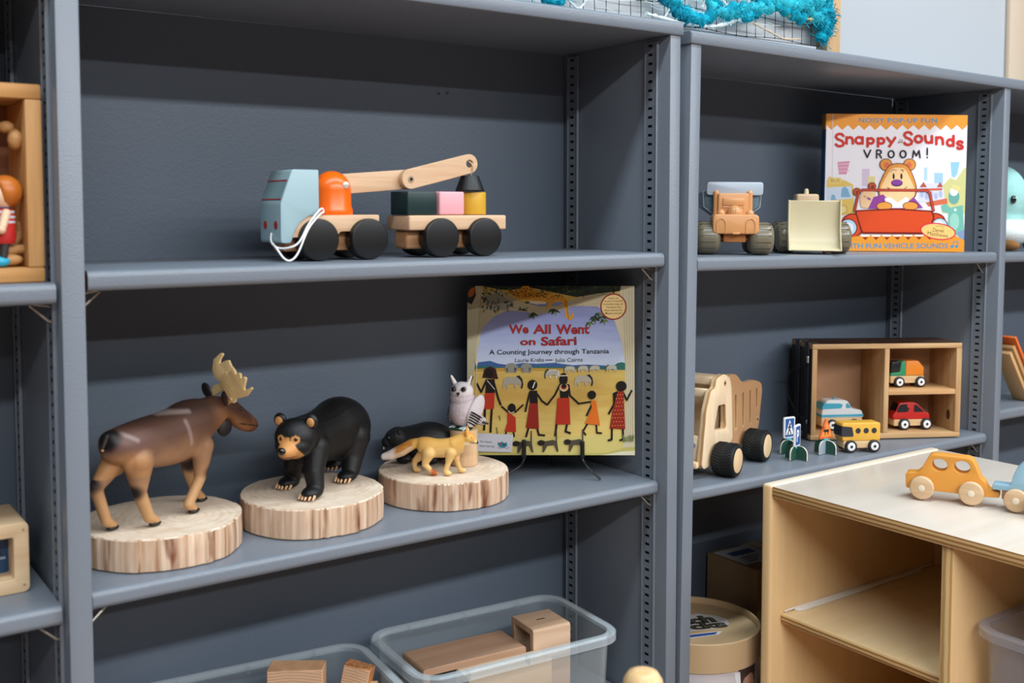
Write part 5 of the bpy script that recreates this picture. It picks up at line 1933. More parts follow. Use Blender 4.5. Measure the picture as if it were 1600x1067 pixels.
sign('toy road sign with a walking figure in a white triangle, behind the P sign', .3790, .1010, [(5, DG), (85, DG)], square_plate(pict_walk), .0255, -5)
sign('orange triangular toy road sign with a black moose, beside the yellow bus', .4300, .0640, [(10, GRYF), (100, DG)], tri_plate, .0260, 0)
# ------------------------------------------------------------ under the right bay: tube canister and cartons
KRAFT = paint('#c0a27a', .7, bump=.15, bscale=500)
KRAFTD = paint('#8d7150', .75, bump=.2, bscale=300)
ZF = -.47
cn = toy_on_B('cardboard_canister', 'round kraft cardboard canister with a rimmed lid and printed label, behind the bookcase upright', 'canister', .1760, .1240, zB(ZF, .1760), 0)
RC, HC = .1080, .1930
mb = MB()
mb.lathe([(0, .001), (RC - .004, .001), (RC - .0035, .003), (RC - .0035, HC - .030), (0, HC - .030)], paint('#d9dadd', .45), 72, fm=lambda f: KRAFT if f.normal.z > .5 else None)
mb.done('tube_body', cn)
mb = MB()
mb.lathe([(RC - .0025, HC - .046), (RC, HC - .046), (RC, HC - .0015), (RC - .0015, HC), (RC - .0040, HC), (RC - .0055, HC - .0020), (RC - .0055, HC - .0100), (0, HC - .0100)], KRAFT, 72)
lid = mb.done('lid', cn)
VA = R(-125)      # side of the canister that faces the viewer
A = Art(lambda x, y: (x, y))
WHI, GRN2, BLU, DK = paint('#d7d2cf', .5), paint('#5b5a44', .5), paint('#25468c', .5), paint('#26241c', .5)
A.poly([(-.060, .012), (-.030, .040), (.030, .046), (.055, .030), (.066, .012), (.060, -.010), (.030, -.022), (-.060, -.026)], WHI)
A.f = lambda x, y: (x, -y)
for s, cx, cy, h, wd in (('tch', .014, .020, .026, .060), ('cks', .022, -.006, .022, .062)):
    A.text(s, cx, -cy, h * 1.05, DK, .07, width=wd * 1.06)
    A.text(s, cx, -cy, h, GRN2, .01, width=wd)
A.f = lambda x, y: (x, y)
A.poly([(-.060, -.052), (.024, -.046), (.036, -.034), (-.060, -.036)], WHI)
A.poly([(-.060, -.049), (.018, -.044), (.026, -.036), (-.060, -.038)], BLU)
o = A.done('lid_sticker', lid, 'white sticker with chunky dark lettering')
for v in o.data.vertices:      # lay the print down on the lid, and set the lettering upright
    v.co = V((v.co.x, v.co.z, -v.co.y))
o.location = (-.002, -.002, HC - .0096)
o.rotation_euler = (0, 0, R(-20))
# printed label round the tube: lettering and a child's portrait
def wrap(o, r):
    b = bmesh.new()
    b.from_mesh(o.data)
    for k in range(-18, 34):
        bmesh.ops.bisect_plane(b, geom=b.verts[:] + b.edges[:] + b.faces[:], plane_co=(k * .004, 0, 0), plane_no=(1, 0, 0))
    b.to_mesh(o.data)
    b.free()
    for v in o.data.vertices:
        a = VA + v.co.x / r
        rr = r - v.co.y
        v.co = V((rr * cos(a), rr * sin(a), v.co.z))
A = Art(lambda x, y: (x, y))
zt_ = HC - .048
def grid(x0, x1, z0, z1, m, n=10):
    A.k += 1
    for i in range(n):
        a, b = x0 + (x1 - x0) * i / n, x0 + (x1 - x0) * (i + 1) / n
        A._face([(a, z0), (b, z0), (b, z1), (a, z1)], m)
grid(-.070, .115, .010, zt_, paint('#cfc9cc', .45), 24)
grid(.059, .109, .010, zt_, paint('#5a4f4b', .5), 10)
A.f = lambda x, y: (x, y)
SKN, SKD, HAIR = paint('#c99a80', .55), paint('#a5705a', .55), paint('#43352f', .55)
A.ell(.085, zt_ - .040, .021, .030, SKN, n=28)
A.poly([(.059, zt_), (.109, zt_), (.109, zt_ - .020), (.101, zt_ - .014), (.089, zt_ - .012), (.073, zt_ - .016), (.067, zt_ - .030), (.061, zt_ - .028)], HAIR)
for cx in (.0775, .0920):
    A.ell(cx, zt_ - .0370, .0036, .0014, paint('#e6dcd6', .5))
    A.ell(cx, zt_ - .0370, .0016, .0016, DK, n=10)
    A.line([(cx - .005, zt_ - .0310), (cx + .005, zt_ - .0300)], .0012, HAIR)
A.line([(.0840, zt_ - .038), (.0825, zt_ - .048), (.0865, zt_ - .049)], .0010, SKD)
A.line([(.0775, zt_ - .0560), (.0840, zt_ - .0575), (.0900, zt_ - .0555)], .0018, paint('#9c5148', .5))
A.poly([(.051, zt_ - .002), (.063, zt_ - .003), (.065, zt_ - .024), (.057, zt_ - .022), (.053, zt_ - .012)], paint('#eceef0', .3))
A.f = lambda x, y: (x, -y)
for s, cz, h, wd in (('tch', zt_ - .038, .022, .052), ('cks', zt_ - .064, .022, .054)):
    A.text(s, .008, -cz, h * 1.08, DK, .07, width=wd * 1.08)
    A.text(s, .008, -cz, h, GRN2, .0, width=wd)
o = A.done('printed_label', cn, 'white label with dark lettering and a portrait of a child')
wrap(o, RC - .0034)

def carton(name, label, x, y, z, w_, d, h, lab):
    c = toy_on_B(name, label, 'cardboard box', x, y, z, 0, 'stacked brown cartons')
    mb = MB()
    mb.box(0, w_, 0, d, 0, h, KRAFTD, .0012)
    mb.done('carton_body', c)
    mb = MB()
    mb.box(w_ * .5 - .02, w_ * .5 + .02, -.0003, .0, h * .6, h - .001, paint('#a58a62', .35))
    mb.box(w_ * .5 - .02, w_ * .5 + .02, -.0003, d, h, h + .0003, paint('#a58a62', .35))
    mb.done('tape', c)
    if lab:
        A = Art(lambda x_, y_: (x_, y_))
        A.poly([(.006, .030), (.090, .030), (.090, .110), (.006, .110)], paint('#cfd0d4', .45))
        A.poly([(.022, .074), (.080, .074), (.080, .094), (.022, .094)], paint('#24418a', .45))
        for k in range(3):
            A.line([(.024, .060 - k * .009), (.070 - k * .012, .060 - k * .009)], .0036, paint('#3a3a40', .5))
        o = A.done('shipping_label', c)
        for v in o.data.vertices:
            v.co = V((v.co.x, v.co.z, h + .0006 - v.co.y))
    return c
carton('carton', 'brown cardboard box under the labelled carton, behind the canister', .3200, .1150, zB(ZF, .3200), .200, .112, .128, False)
carton('carton', 'brown cardboard box with a white and blue label on top, behind the canister', .3160, .1120, zB(ZF, .3160) + .1292, .200, .118, .122, True)

# ------------------------------------------------------------ birch storage unit in the foreground
BIR = wood('#f0d4a6', '#e6c693', 'x', .5, .4, ring=.6, bump=.05)
BIRZ = wood('#f2cd98', '#e8bf88', 'z', .5, .45, ring=.6, bump=.05)  # lightened tone makes up for light missing inside the unit
BIRY = wood('#dcd3c8', '#d2c6b6', 'x', .4, .3, ring=.7, bump=.03)
BIRT = wood('#e6dac6', '#dccbb0', 'x', .5, .35, ring=.6, bump=.03)
PZ = ply('z', .0030, '#d9b47c', '#a2713a')
PY_ = ply('y', .0050, '#dfbe88', '#c2955a')
cu = thing('storage_unit', 'pale birch plywood storage unit in the right foreground with the toy cars on top', 'storage unit', .1870, -.0105, -ZO)
CX, CYW, CZ = .4350, .760, .7235
def edge_y(f):
    return PY_ if f.normal.x < -.5 else None
def edge_z(f):
    return PZ if f.normal.x < -.5 else None
mb = MB()
mb.box(0, CX, -.0200, 0, .0040, CZ + .0015, BIRZ, .0050, 3, fm=lambda f: BIRT if f.normal.z > .7 else None)
mb.done('side_panel', cu)
mb = MB()
mb.box(0, CX, -CYW, -CYW + .0200, .0040, CZ + .0015, BIRZ, .0050, 3, fm=lambda f: BIRT if f.normal.z > .7 else None)
mb.done('side_panel', cu)
mb = MB()
mb.box(.0010, CX, -CYW + .0200, -.0200, CZ - .0170, CZ, BIRY, .0016, 2, fm=edge_z)
mb.done('top_panel', cu)
mb = MB()
mb.box(.0060, CX - .012, -.3180 + .0, -.3010, .0600, CZ - .0170, BIRZ, .0030, 2, fm=edge_y)
mb.done('divider', cu)
mb = MB()
mb.box(CX - .0120, CX - .0020, -CYW + .0200, -.0200, .0400, CZ - .0170, BIRZ)
mb.done('back_panel', cu)
for z in (.5230, .2950):
    mb = MB()
    mb.box(.0220, CX - .0120, -.3010, -.0202, z - .0150, z, BIR, .0045, 3, fm=edge_z)
    mb.done('shelf', cu)
mb = MB()
mb.box(.0060, CX - .0120, -CYW + .0200, -.0200, .0400, .0580, BIR, .0030, fm=edge_z)
mb.done('floor_panel', cu)
mb = MB()
mb.box(.0220, CX - .0120, -CYW + .0200, -.3180, .3900, .4050, BIR, .0045, 3, fm=edge_z)
mb.done('shelf', cu)
WS = paint('#efeae2', .45)
for z in (.5230, .2950):
    mb = MB()
    mb.tube(spline([(.0300, -.0235, z + .0022), (.0500, -.0225, z + .0026), (.1000, -.0222, z + .0022)], 5), .0016, WS, 6)
    mb.prism(rounded([(.0500, -.0215), (.3700, -.0215), (.3700, -.0330), (.0620, -.0360), (.0500, -.0320)], .005), z + .0002, z + .0040, WS, 'xy', bev=.0008)
    mb.tube([(.3650, -.0230, z + .0022), (.4100, -.0230, z + .0022)], .0016, WS, 6)
    mb.done('bin_runner', cu, label='white plastic runner strip')

# ------------------------------------------------------------ clear tubs
def tub(label, x, y, z, rz, w_, d, h, mat, rim=.011, r=.028, group=None, ribs=(), name='plastic_tub', rmat=None):
    b = thing(name, label, 'plastic tub', x, y, z, rz, group)
    def loop(dw, zz, rr):
        return [(a, b_, zz) for a, b_ in rrect(-w_ / 2 - dw, w_ / 2 + dw, -d / 2 - dw, d / 2 + dw, max(.004, rr + dw), 7)]
    tp = .008
    mb = MB()
    L = [loop(-tp - .0020, .0010, r), loop(-tp, .0, r), loop(-tp + .002, .003, r), loop(-.0005, h - .012, r), loop(0, h - .002, r)]
    L += [loop(-.0020, h - .002, r), loop(-.0025, h - .012, r), loop(-tp, .004, r), loop(-tp - .004, .0030, r)]
    mb.loft(L, mat, cap0=True, cap1=True)
    mb.done('tub_body', b)
    mb = MB()
    L = [loop(-.0018, h - .006, r), loop(-.0018, h - .0008, r), loop(.0010, h, r), loop(rim - .003, h, r), loop(rim, h - .0025, r), loop(rim, h - .0120, r), loop(rim - .0018, h - .0120, r), loop(rim - .0018, h - .0030, r), loop(.0005, h - .0025, r), loop(.0005, h - .006, r)]
    mb.loft(L + [L[0]], mat, cap0=False, cap1=False)
    ri = mb.done('rim', b)
    ri.data.materials[0] = rmat or mat
    for (a, e) in ribs:
        mb = MB()
        if e == 'f':
            mb.box(a - .0008, a + .0008, -d / 2 - rim + .0012, -d / 2 + .001, h - .0120, h - .001, mat)
        else:
            mb.box(a - .0008, a + .0008, d / 2 - .001, d / 2 + rim - .0012, h - .0120, h - .001, mat)
        mb.done('rim_rib', ri)
    return b
CLR = clear_plastic('#d9e2e6', .045, 'clear_tub_plastic', .15)
CLRIM = clear_plastic('#dfe8ec', .13, 'clear_tub_rim', .12)
MILK = clear_plastic('#d9d0d2', .17, 'milky_tub_plastic', .3)
ZB = -.3344
tub('clear plastic tub of hollow wooden blocks, on the lower shelf at the right', -.2265, .1085, ZB, -4.3, .2990, .1700, .1330, CLR, rmat=CLRIM, group='clear tubs of blocks', ribs=[(x, e) for x in (-.09, 0, .09) for e in 'fb'])
tub('clear plastic tub of solid wooden blocks, on the lower shelf left of the other tub', -.5585, .1220, ZB, -6.0, .2950, .1640, .1330, CLR, rmat=CLRIM, group='clear tubs of blocks', ribs=[(x, e) for x in (-.09, 0, .09) for e in 'fb'])
tb = tub('cloudy plastic tub inside the birch storage unit, at the right edge', .4050, -.4940, -.3440, 0, .3500, .3000, .1950, MILK, rim=.012, r=.030)
mb = MB()
for y in (-.110, -.030):
    mb.cap((-.1775, y, .0900), (-.1775, y, .1700), .0040, .0040, MILK)
mb.done('wall_rib', tb)

# blocks in the tubs
RUBW = wood('#b8957a', '#9c785c', 'x', .8, .6, ring=.5)
RUBP = wood('#c8ab90', '#b59477', 'x', .8, .6, ring=.5)
def hollow(label, x, y, z, rz, w_, d, h, t, axis, m, mend=None, slot=False, group='hollow wooden blocks in the right tub'):
    b = thing('hollow_block', label, 'wooden block', x, y, z, rz, group)
    mb = MB()
    if axis == 'x':      # open at the two ends along x
        mb.prism(rrect(-d / 2, d / 2, 0, h, .004, 3), -w_ / 2, w_ / 2, m, 'yz', holes=[rrect(-d / 2 + t, d / 2 - t, t, h - t, .001, 1)], bev=.001, seg=1)
    else:
        mb.prism(rrect(-w_ / 2, w_ / 2, 0, h, .004, 3), -d / 2, d / 2, m, 'xz', holes=[rrect(-w_ / 2 + t, w_ / 2 - t, t, h - t, .001, 1)], bev=.001, seg=1)
    mb.done('shell', b)
    if slot:
        mb = MB()
        mb.box(-.007, .007, -.0012, .0012, h - .0006, h + .0002, SLOT)
        mb.done('slot', b)
    return b
hollow('small hollow wooden block with a dark slot on top, standing in the right clear tub', -.1480, .1050, ZB + .0055, -6, .0620, .0640, .1300, .009, 'x', RUBP, slot=True)
hollow('long flat wooden block lying along the back of the right clear tub', -.2670, .1230, ZB + .0055, -5, .1600, .0680, .1080, .010, 'y', RUBW)
hollow('pale open-ended wooden block at the front of the right clear tub', -.2400, .0640, ZB + .0055, -5, .1300, .0380, .1020, .010, 'x', wood('#d2b08e', '#c2a07c', 'x', .8, .6, ring=.5))
def end_grain(c1, c2):
    t = NT('end_grain')
    mp = t.coords((1, 1, 1))
    mp.inputs['Location'].default_value = (.004, 0, .062)
    wv = t.n('ShaderNodeTexWave', wave_type='RINGS', Scale=85.0, Distortion=1.5, Detail=1.0)
    wv.rings_direction = 'Y'
    t.l(mp, 0, wv, 'Vector')
    rp = t.ramp([(0.2, c1), (0.8, c2)])
    t.l(wv, 'Fac', rp, 0)
    t.l(rp, 0, t.b, 'Base Color')
    t.b.inputs['Roughness'].default_value = .7
    return t.m
EG = end_grain('#c69a76', '#dcb696')
def solid(label, x, y, z, rx, ry, rz, w_, d, h, m, cat='wooden block'):
    mb = MB()
    mb.box(-w_ / 2, w_ / 2, -d / 2, d / 2, 0, h, m, .001, 1, fm=lambda f: EG if abs(f.normal.y) > .8 else None)
    o = tag(mb.done('wooden_block'), label, cat, 'solid wooden blocks in the left tub')
    o.matrix_world = M.Translation((x, y, z + ZO)) @ rotm(rz, 'Z') @ rotm(ry, 'Y') @ rotm(rx, 'X')
    return o
PIN = wood('#d4aa84', '#c0926c', 'z', .9, .6, ring=.5)
PINS = wood('#c98f5f', '#8a5530', 'z', 2.2, .6, ring=.2)
solid('large square pine block with ringed end grain sticking up in the left clear tub', -.5140, .1320, ZB + .0050, 0, 0, -34, .0700, .0320, .1440, PIN)
solid('stripy pine stick leaning in the left clear tub, beside the big square block', -.4660, .1080, ZB + .0110, -4, 10, -48, .0360, .0220, .1360, PINS)
solid('reddish pine offcut at the left of the big block in the left clear tub', -.5700, .1440, ZB + .0100, 0, -9, -30, .0300, .0300, .1180, wood('#b5653a', '#94492a', 'z', .9, .6))
solid('little pine end standing in the right-hand corner of the left clear tub', -.4360, .0800, ZB + .0050, 0, 0, -20, .0200, .0200, .1180, PIN)

# ------------------------------------------------------------ chair post in front
ch = thing('child_chair', 'pale wooden chair, only the rounded tip of its back post showing at the bottom edge', 'chair', -.3930, -.3840, -ZO, -125)
CHW = wood('#e2c293', '#d0a870', 'z', .8, .4)
mb = None
def post(x, y, h, r, top, nm):
    mb = MB()
    prof = [(r * .8, .002), (r, .006), (r, h - top), (r * .93, h - top * .55), (r * .72, h - top * .15), (r * .40, h), (0, h)]
    mb.lathe([(0, .002)] + prof, CHW, 24, M.Translation((x, y, 0)))
    mb.done(nm, ch)
post(0, 0, .7130, .0195, .016, 'back_post')
post(.29, 0, .7130, .0195, .016, 'back_post')
post(0, -.28, .34, .018, .01, 'leg')
post(.29, -.28, .34, .018, .01, 'leg')
mb = MB()
mb.box(-.015, .305, -.295, .0, .34, .358, CHW, .004)
mb.done('seat', ch)
mb = MB()
mb.box(.0, .29, -.009, .009, .56, .66, CHW, .004)
mb.done('back_rail', ch)
# ------------------------------------------------------------ pull-along wooden cars on the storage unit
ZC = -.0250
ORC = paint('#dd963c', .5, bump=.06, bscale=300)
ORT = ORC
BLC = paint('#8fb4c4', .5, bump=.06, bscale=300)
WHL = wood('#dcbd97', '#c9a47c', 'x', 1.1, .5)
PEG = paint('#e3d3bd', .5)
def disc_wheel(root, x, y0, y1, r):
    mb = MB()
    mb.cyl((x, y0, r), (x, y1, r), r, WHL, n=44, bev=.0026, seg=3)
    wv = mb.done('wheel', root)
    mb = MB()
    s = 1 if y1 > y0 else -1
    mb.cyl((x, y0 - s * .0006, r), (x, y0 + s * .002, r), .0046, PEG, n=20, bev=.0006)
    mb.done('axle_pin', wv)
HWD = .0115
oc = thing('wooden_car', 'orange wooden car with two round windows leading on the storage unit top', 'toy car', .3320, -.2300, ZC + .0005, -63.6, 'wooden pull-along cars')
prof = rounded([(-.0555, .0130), (-.0560, .0355), (-.0400, .0368), (-.0345, .0430), (-.0235, .0655), (.0330, .0655), (.0400, .0500), (.0450, .0370), (.0505, .0340), (.0545, .0235), (.0690, .0215), (.0690, .0135), (.0490, .0125)], [.004, .004, .006, .006, .006, .008, .006, .005, .004, .004, .003, .002, .002])
mb = MB()
mb.prism(prof, -HWD, HWD, ORC, 'xz', holes=[circ(-.0100, .0512, .0105, .0092, 28), circ(.0198, .0512, .0108, .0092, 28)], bev=.0018, seg=3, )
mb.done('body', oc)
for x in (-.0326, .0330):
    disc_wheel(oc, x, -.0205, -.0120, .0168)
    disc_wheel(oc, x, .0205, .0120, .0168)
bc = thing('wooden_car', 'pale blue wooden car coupled behind the orange one, cut off by the right edge', 'toy car', .3730, -.3330, ZC + .0005, -66.0, 'wooden pull-along cars')
mb = MB()
prof = rounded([(-.0500, .0265), (-.0300, .0265), (-.0300, .0200), (.0500, .0200), (.0500, .0420), (.0400, .0640), (.0330, .0700), (-.0050, .0700), (-.0170, .0640), (-.0240, .0500), (-.0265, .0345), (-.0500, .0345)], [.002, .001, .003, .004, .010, .008, .006, .014, .010, .008, .003, .003])
mb.prism(prof, -HWD, HWD, BLC, 'xz', holes=[circ(.0020, .0500, .0125, .0115, 28)], bev=.0018, seg=3)
bb = mb.done('body', bc)
mb = MB()
mb.box(-.0380, .0480, -.0100, .0100, .0140, .0262, wood('#b98660', '#9c6c48', 'x', 1, .5), .0012)
mb.done('chassis', bc)
for x in (-.0190, .0330):
    disc_wheel(bc, x, -.0205, -.0120, .0160)
    disc_wheel(bc, x, .0205, .0120, .0160)
# pale wooden peg standing beside the blue car at the very edge
mb = MB()
mb.lathe([(0, 0), (.0105, 0), (.0110, .002), (.0095, .026), (.0070, .030), (0, .0305)], paint('#dfb994', .5), 28)
o = tag(mb.done('wooden_peg'), 'pale wooden peg beside the wheel of the blue car at the right edge', 'wooden peg')
o.location = (.3455, -.3530, ZC + ZO)

# ------------------------------------------------------------ left bay: display box with a doll
LBX = wood('#c9965c', '#ad7a42', 'x', .9, .55, ring=.5)
LBZ = wood('#d0a068', '#b5834c', 'z', .9, .55, ring=.5)
ZL = .3200
sx0, sx1 = -1.0200, -.8215
bxd = thing('display_box', 'honey-coloured open wooden box holding the doll, on the upper shelf at the left edge', 'wooden box', sx0, .0300, ZL + .0003)
w_, h_, d_ = sx1 - sx0, .1960, .0900
for a in (0, 1):
    mb = MB()
    mb.box(0, w_, 0, d_, (h_ - .0150) * a, (h_ - .0150) * a + .0150, LBX, .0022)
    mb.done('board', bxd)
for a in (0, 1):
    mb = MB()
    mb.box((w_ - .0160) * a, (w_ - .0160) * a + .0160, 0, d_, .0150, h_ - .0150, LBZ, .0018)
    mb.done('end_board', bxd)
mb = MB()
mb.box(.002, w_ - .002, d_, d_ + .004, .002, h_ - .002, paint('#7d4f30', .7))
mb.done('back_panel', bxd)
ZD = ZL + .0157
dl = thing('doll', 'small wooden doll with orange hair and a red striped top inside the display box', 'doll', -.8578, .0440, ZD + .0005, 188)
SKIN = paint('#e6bf9d', .5)
mb = MB()
mb.ell((0, 0, .0710), (.0145, .0140, .0150), SKIN)
mb.cap((0, 0, .0560), (0, 0, .0620), .0050, .0050, SKIN)
hd = mb.done('head', dl)
mb = MB()
mb.ell((-.0030, 0, .0740), (.0165, .0165, .0165), paint('#b9661c', .4))
o = mb.done('hair', hd)
for v in o.data.vertices:      # fringe line: pull the front of the cap back off the face
    if v.co.x > .004 and v.co.z < .0805:
        v.co.x = min(v.co.x, .004 + (v.co.z - .0740) * .2)
for s in (-1, 1):
    mb = MB()
    mb.ell((.0130, s * .0050, .0720), (.0016, .0014, .0018), paint('#171012', .3), n=10)
    mb.done('eye', hd)
mb = MB()
RDS, WTS = paint('#c22a22', .5), paint('#c9d3de', .5)
prof = [(.0060, .0585), (.0105, .0560), (.0118, .0500), (.0120, .0400), (.0118, .0345)]
mb.lathe([(0, .0345)] + prof[::-1] + [(0, .0590)], RDS, 28)
top_ = mb.done('striped_top', dl)
mb = MB()
for z in (.0540, .0490, .0440):
    mb.lathe([(.0114 if z > .053 else .0119, z - .0012), (.0121 if z < .053 else .0116, z), (.0114 if z > .053 else .0119, z + .0012)], WTS, 28)
mb.lathe([(.0062, .0582), (.0075, .0600), (.0088, .0580), (.0062, .0570)], paint('#34567f', .5), 24)
mb.done('stripes', top_)
for s in (-1, 1):
    mb = MB()
    mb.cap((0, s * .0120, .0530), (.0050, s * .0160, .0400), .0042, .0040, SKIN)
    mb.ell((.0065, s * .0158, .0370), .0048, SKIN)
    mb.done('arm', dl)
mb = MB()
mb.lathe([(0, .0350), (.0120, .0350), (.0126, .0280), (.0110, .0230), (0, .0225)], paint('#b8201d', .55), 28)
mb.done('shorts', dl)
for s in (-1, 1):
    mb = MB()
    mb.cap((0, s * .0060, .0240), (.002, s * .0065, .0090), .0045, .0040, paint('#2f2a2a', .6))
    lg = mb.done('leg', dl)
    mb = MB()
    mb.ell((.0050, s * .0068, .0052), (.0095, .0055, .0052), paint('#2aa3c2', .45))
    mb.done('shoe', lg)
# nut shells and driftwood in the same box
NUT = paint('#b98a55', .6, bump=.6, bscale=220, vary=.25)
dw = thing('driftwood', 'twisted tan driftwood sticks in the lower right corner of the display box', 'driftwood', -.8450, .0560, ZD + .0012)
mb = MB()
mb.tube(spline([(-.0200, .0100, .0060), (-.0100, .0060, .0130), (.0010, .0040, .0230), (.0060, .0080, .0340), (.0065, .0120, .0420)], 6), [.0052] * 6 + [.0048] * 12 + [.0036] * 7, NUT, 10)
mb.tube(spline([(-.0240, -.0060, .0120), (-.0100, -.0080, .0150), (.0070, -.0040, .0160)], 6), .0050, NUT, 10)
mb.ell((-.0090, -.0100, .0060), (.0150, .0075, .0060), NUT)
mb.done('sticks', dw)
nt = thing('nut_shell', 'brown nut shells fixed high on the inner side of the display box', 'nut shell', -.8440, .0560, ZD + .1250)
for c, r_ in (((-.0060, 0, .0140), (.0080, .0080, .0060)), ((.0015, -.004, .0020), (.0075, .0090, .0105))):
    mb = MB()
    mb.ell(c, r_, NUT)
    mb.done('shell', nt)
# lower box with a blue inside
LW = wood('#dcc09a', '#c9a780', 'x', .9, .55, ring=.5)
LWZ = wood('#e0c6a2', '#cfae88', 'z', .9, .55, ring=.5)
b2 = thing('wooden_frame_box', 'pale rounded wooden box with a blue inside, on the lower shelf at the left edge', 'wooden box', -.9500, .0760, -.0057)
W2, H2, D2 = .1150, .0740, .0850
mb = MB()
mb.prism(rrect(0, W2, 0, H2, .0060, 4), 0, D2, LW, 'xz', holes=[rrect(.0150, W2 - .0150, .0150, H2 - .0150, .0015, 2)], bev=.0025, seg=3)
mb.done('frame', b2)
mb = MB()
for x in (.0055, W2 - .0055):
    for z in (.0080, H2 - .0080):
        mb.cyl((x, -.0003, z), (x, .002, z), .0014, paint('#a58866', .6), n=10)
mb.done('nail', b2)
mb = MB()
mb.box(.0150, W2 - .0150, .0300, .0340, .0150, H2 - .0150, paint('#123f66', .35))
mb.done('blue_panel', b2)
mb = MB()
mb.prism([(W2 - .0330, .0340), (W2 - .0215, .0340), (W2 - .0250, .0560), (W2 - .0400, .0560)], .0292, .0300, paint('#10151b', .2), 'xz')
mb.box(W2 - .0500, W2 - .0180, .0285, .0300, .0300, .0325, paint('#8fa3b0', .3), .0003)
mb.done('dark_window', b2)

# ------------------------------------------------------------ far right bay: plush and books
pz = zB(.3215, 1.016)
pl = toy_on_B('plush_toy', 'pale turquoise plush toy with a white belly and brown feet, behind the right upright', 'plush toy', 1.0160, .1050, pz, -100)
PT = paint('#9fd3d0', .9, .1, bump=.8, bscale=500)
PW = paint('#e2eeee', .9, .1, bump=.8, bscale=500)
PBR = paint('#94693f', .9, .1, bump=.8, bscale=500)
P = PT
mb = MB()
mb.ell((0, 0, .1080), (.0520, .0540, .0640), P)
mb.ell((-.006, 0, .0640), (.0500, .0560, .0440), P)
fused(mb, 'body', pl, .003, 5, lambda p, n: lin('#9fd3d0'), vcol('plush_paint', .95, .9, 450, .1))
mb = MB()
mb.ell((.0040, 0, .0380), (.0600, .0640, .0330), PW)
mb.done('belly', pl)
for s in (-1, 1):
    mb = MB()
    mb.ell((.0500, s * .0190, .1020), (.0050, .0060, .0085), paint('#12201f', .1, .8))
    e_ = mb.done('eye', pl)
    mb = MB()
    mb.ell((.0540, s * .0190 + .002, .1050), .0018, paint('#e8f0ee', .3), n=8)
    mb.done('glint', e_)
    mb = MB()
    mb.ell((.0560, s * .0360, .0110), (.0240, .0150, .0110), PBR)
    mb.done('foot', pl)
    mb = MB()
    mb.ell((.0180, s * .0600, .0480), (.0200, .0140, .0300), PT, rotm(20, 'X'))
    mb.done('arm', pl)
for k, (lx, ly, hh, th, col, lab) in enumerate(((1.0600, .030, .165, .006, '#d8672a', 'orange-edged board leaning against the right upright'), (1.0480, .034, .140, .009, '#b98f5f', 'tan wooden plank leaning just below the orange-edged board'), (1.0350, .038, .125, .009, '#c9a06c', 'sand-coloured wooden plank, lowest of the leaning planks at the right edge'), (1.0900, .060, .150, .010, '#cfae84', 'pale wooden plank leaning behind the orange-edged board'))):
    mb = MB()
    mb.box(-th, .0, 0, .034, 0, hh, paint(col, .5), .001)
    o = tag(mb.done('wooden_plank'), lab, 'wooden plank', 'planks leaning on the far right shelf')
    xx = lx
    o.matrix_world = M.Translation((xx, ly, ZO + zB(.0185, xx) + th * .6)) @ rotm(-36, 'Y')
tub('clear plastic tub on the bottom shelf of the far right bay', 1.1200, .1150, zB(-.40, 1.12) + .002, 0, .3200, .1500, .1700, CLR)

# ------------------------------------------------------------ yarn weaving on top
zt = .6366 + .0200
fr = thing('woven_net_picture', 'wooden frame of black netting woven with turquoise yarn, standing on top of the bookcases', 'wall art', 0, 0, zt)
FRW = wood('#d9b88c', '#c9a274', 'z', .9, .55)
x0, x1, y0, y1, hh = -.6500, .4130, .0330, .0560, .4200
for a, b_ in ((x0, x0 + .035), (x1 - .0340, x1)):
    mb = MB()
    mb.box(a, b_, y0, y1, -.0128 if a > 0 else .0006, hh, FRW, .0015)
    mb.done('stile', fr)
mb = MB()
mb.box(x0 + .035, x1 - .034, y0, y1, hh - .035, hh, wood('#d9b88c', '#c9a274', 'x', .9, .55), .0015)
mb.done('rail', fr)
mb = MB()
mb.box(x0 + .03, x1 - .030, y1 - .002, y1 + .003, .0040, hh - .005, paint('#d3d9dd', .7))
mb.done('paper_backing', fr)
mb = MB()
NB = paint('#15181a', .6)
rnd = random.Random(9)
nx0, nx1 = x0 + .03, x1 - .030
n = int((nx1 - nx0) / .0215)
def wob(i, j):
    return .0014 * sin(i * 1.7 + j * .9), .0018 * sin(i * .8 + j * 2.1)
for i in range(n + 1):
    mb.tube([(nx0 + i * .0215 + wob(i, j)[0], y0 + .008, .0030 + j * .0300 + wob(i, j)[1]) for j in range(14)], .00055, NB, 5)
for j in range(14):
    mb.tube([(nx0 + i * .0215 + wob(i, j)[0], y0 + .008, .0030 + j * .0300 + wob(i, j)[1]) for i in range(n + 1)], .00055, NB, 5)
for i in range(n + 1):
    for j in range(6):
        dx_, dz_ = wob(i, j)
        mb.ell((nx0 + i * .0215 + dx_, y0 + .008, .0030 + j * .0300 + dz_), .0013, NB, n=6)
mb.done('netting', fr)
TQS = [paint('#14a9c4', .9, .2, bump=.8, bscale=700), paint('#35bfd2', .9, .2, bump=.8, bscale=700), paint('#0f8aa6', .9, .2, bump=.8, bscale=700)]
def fuzzy(path, r, m, seed, hairs=40):
    rr = random.Random(seed)
    pts = spline(path, 8)
    mb = MB()
    mb.tube(pts, [r * rr.uniform(.5, 1.45) for _ in pts], m, 9)
    for _ in range(hairs):
        p = rr.choice(pts)
        d = V((rr.uniform(-1, 1), rr.uniform(-1, .4), rr.uniform(-1, 1))).normalized()
        e = V((rr.uniform(-1, 1), rr.uniform(-1, .4), rr.uniform(-1, 1))).normalized()
        a = p + d * r * .7
        mb.tube([a, a + d * r * .7 + e * r * .25, a + d * r * 1.1 + e * r * .9], .00045, m, 4)
    return mb
yz = y0 - .004
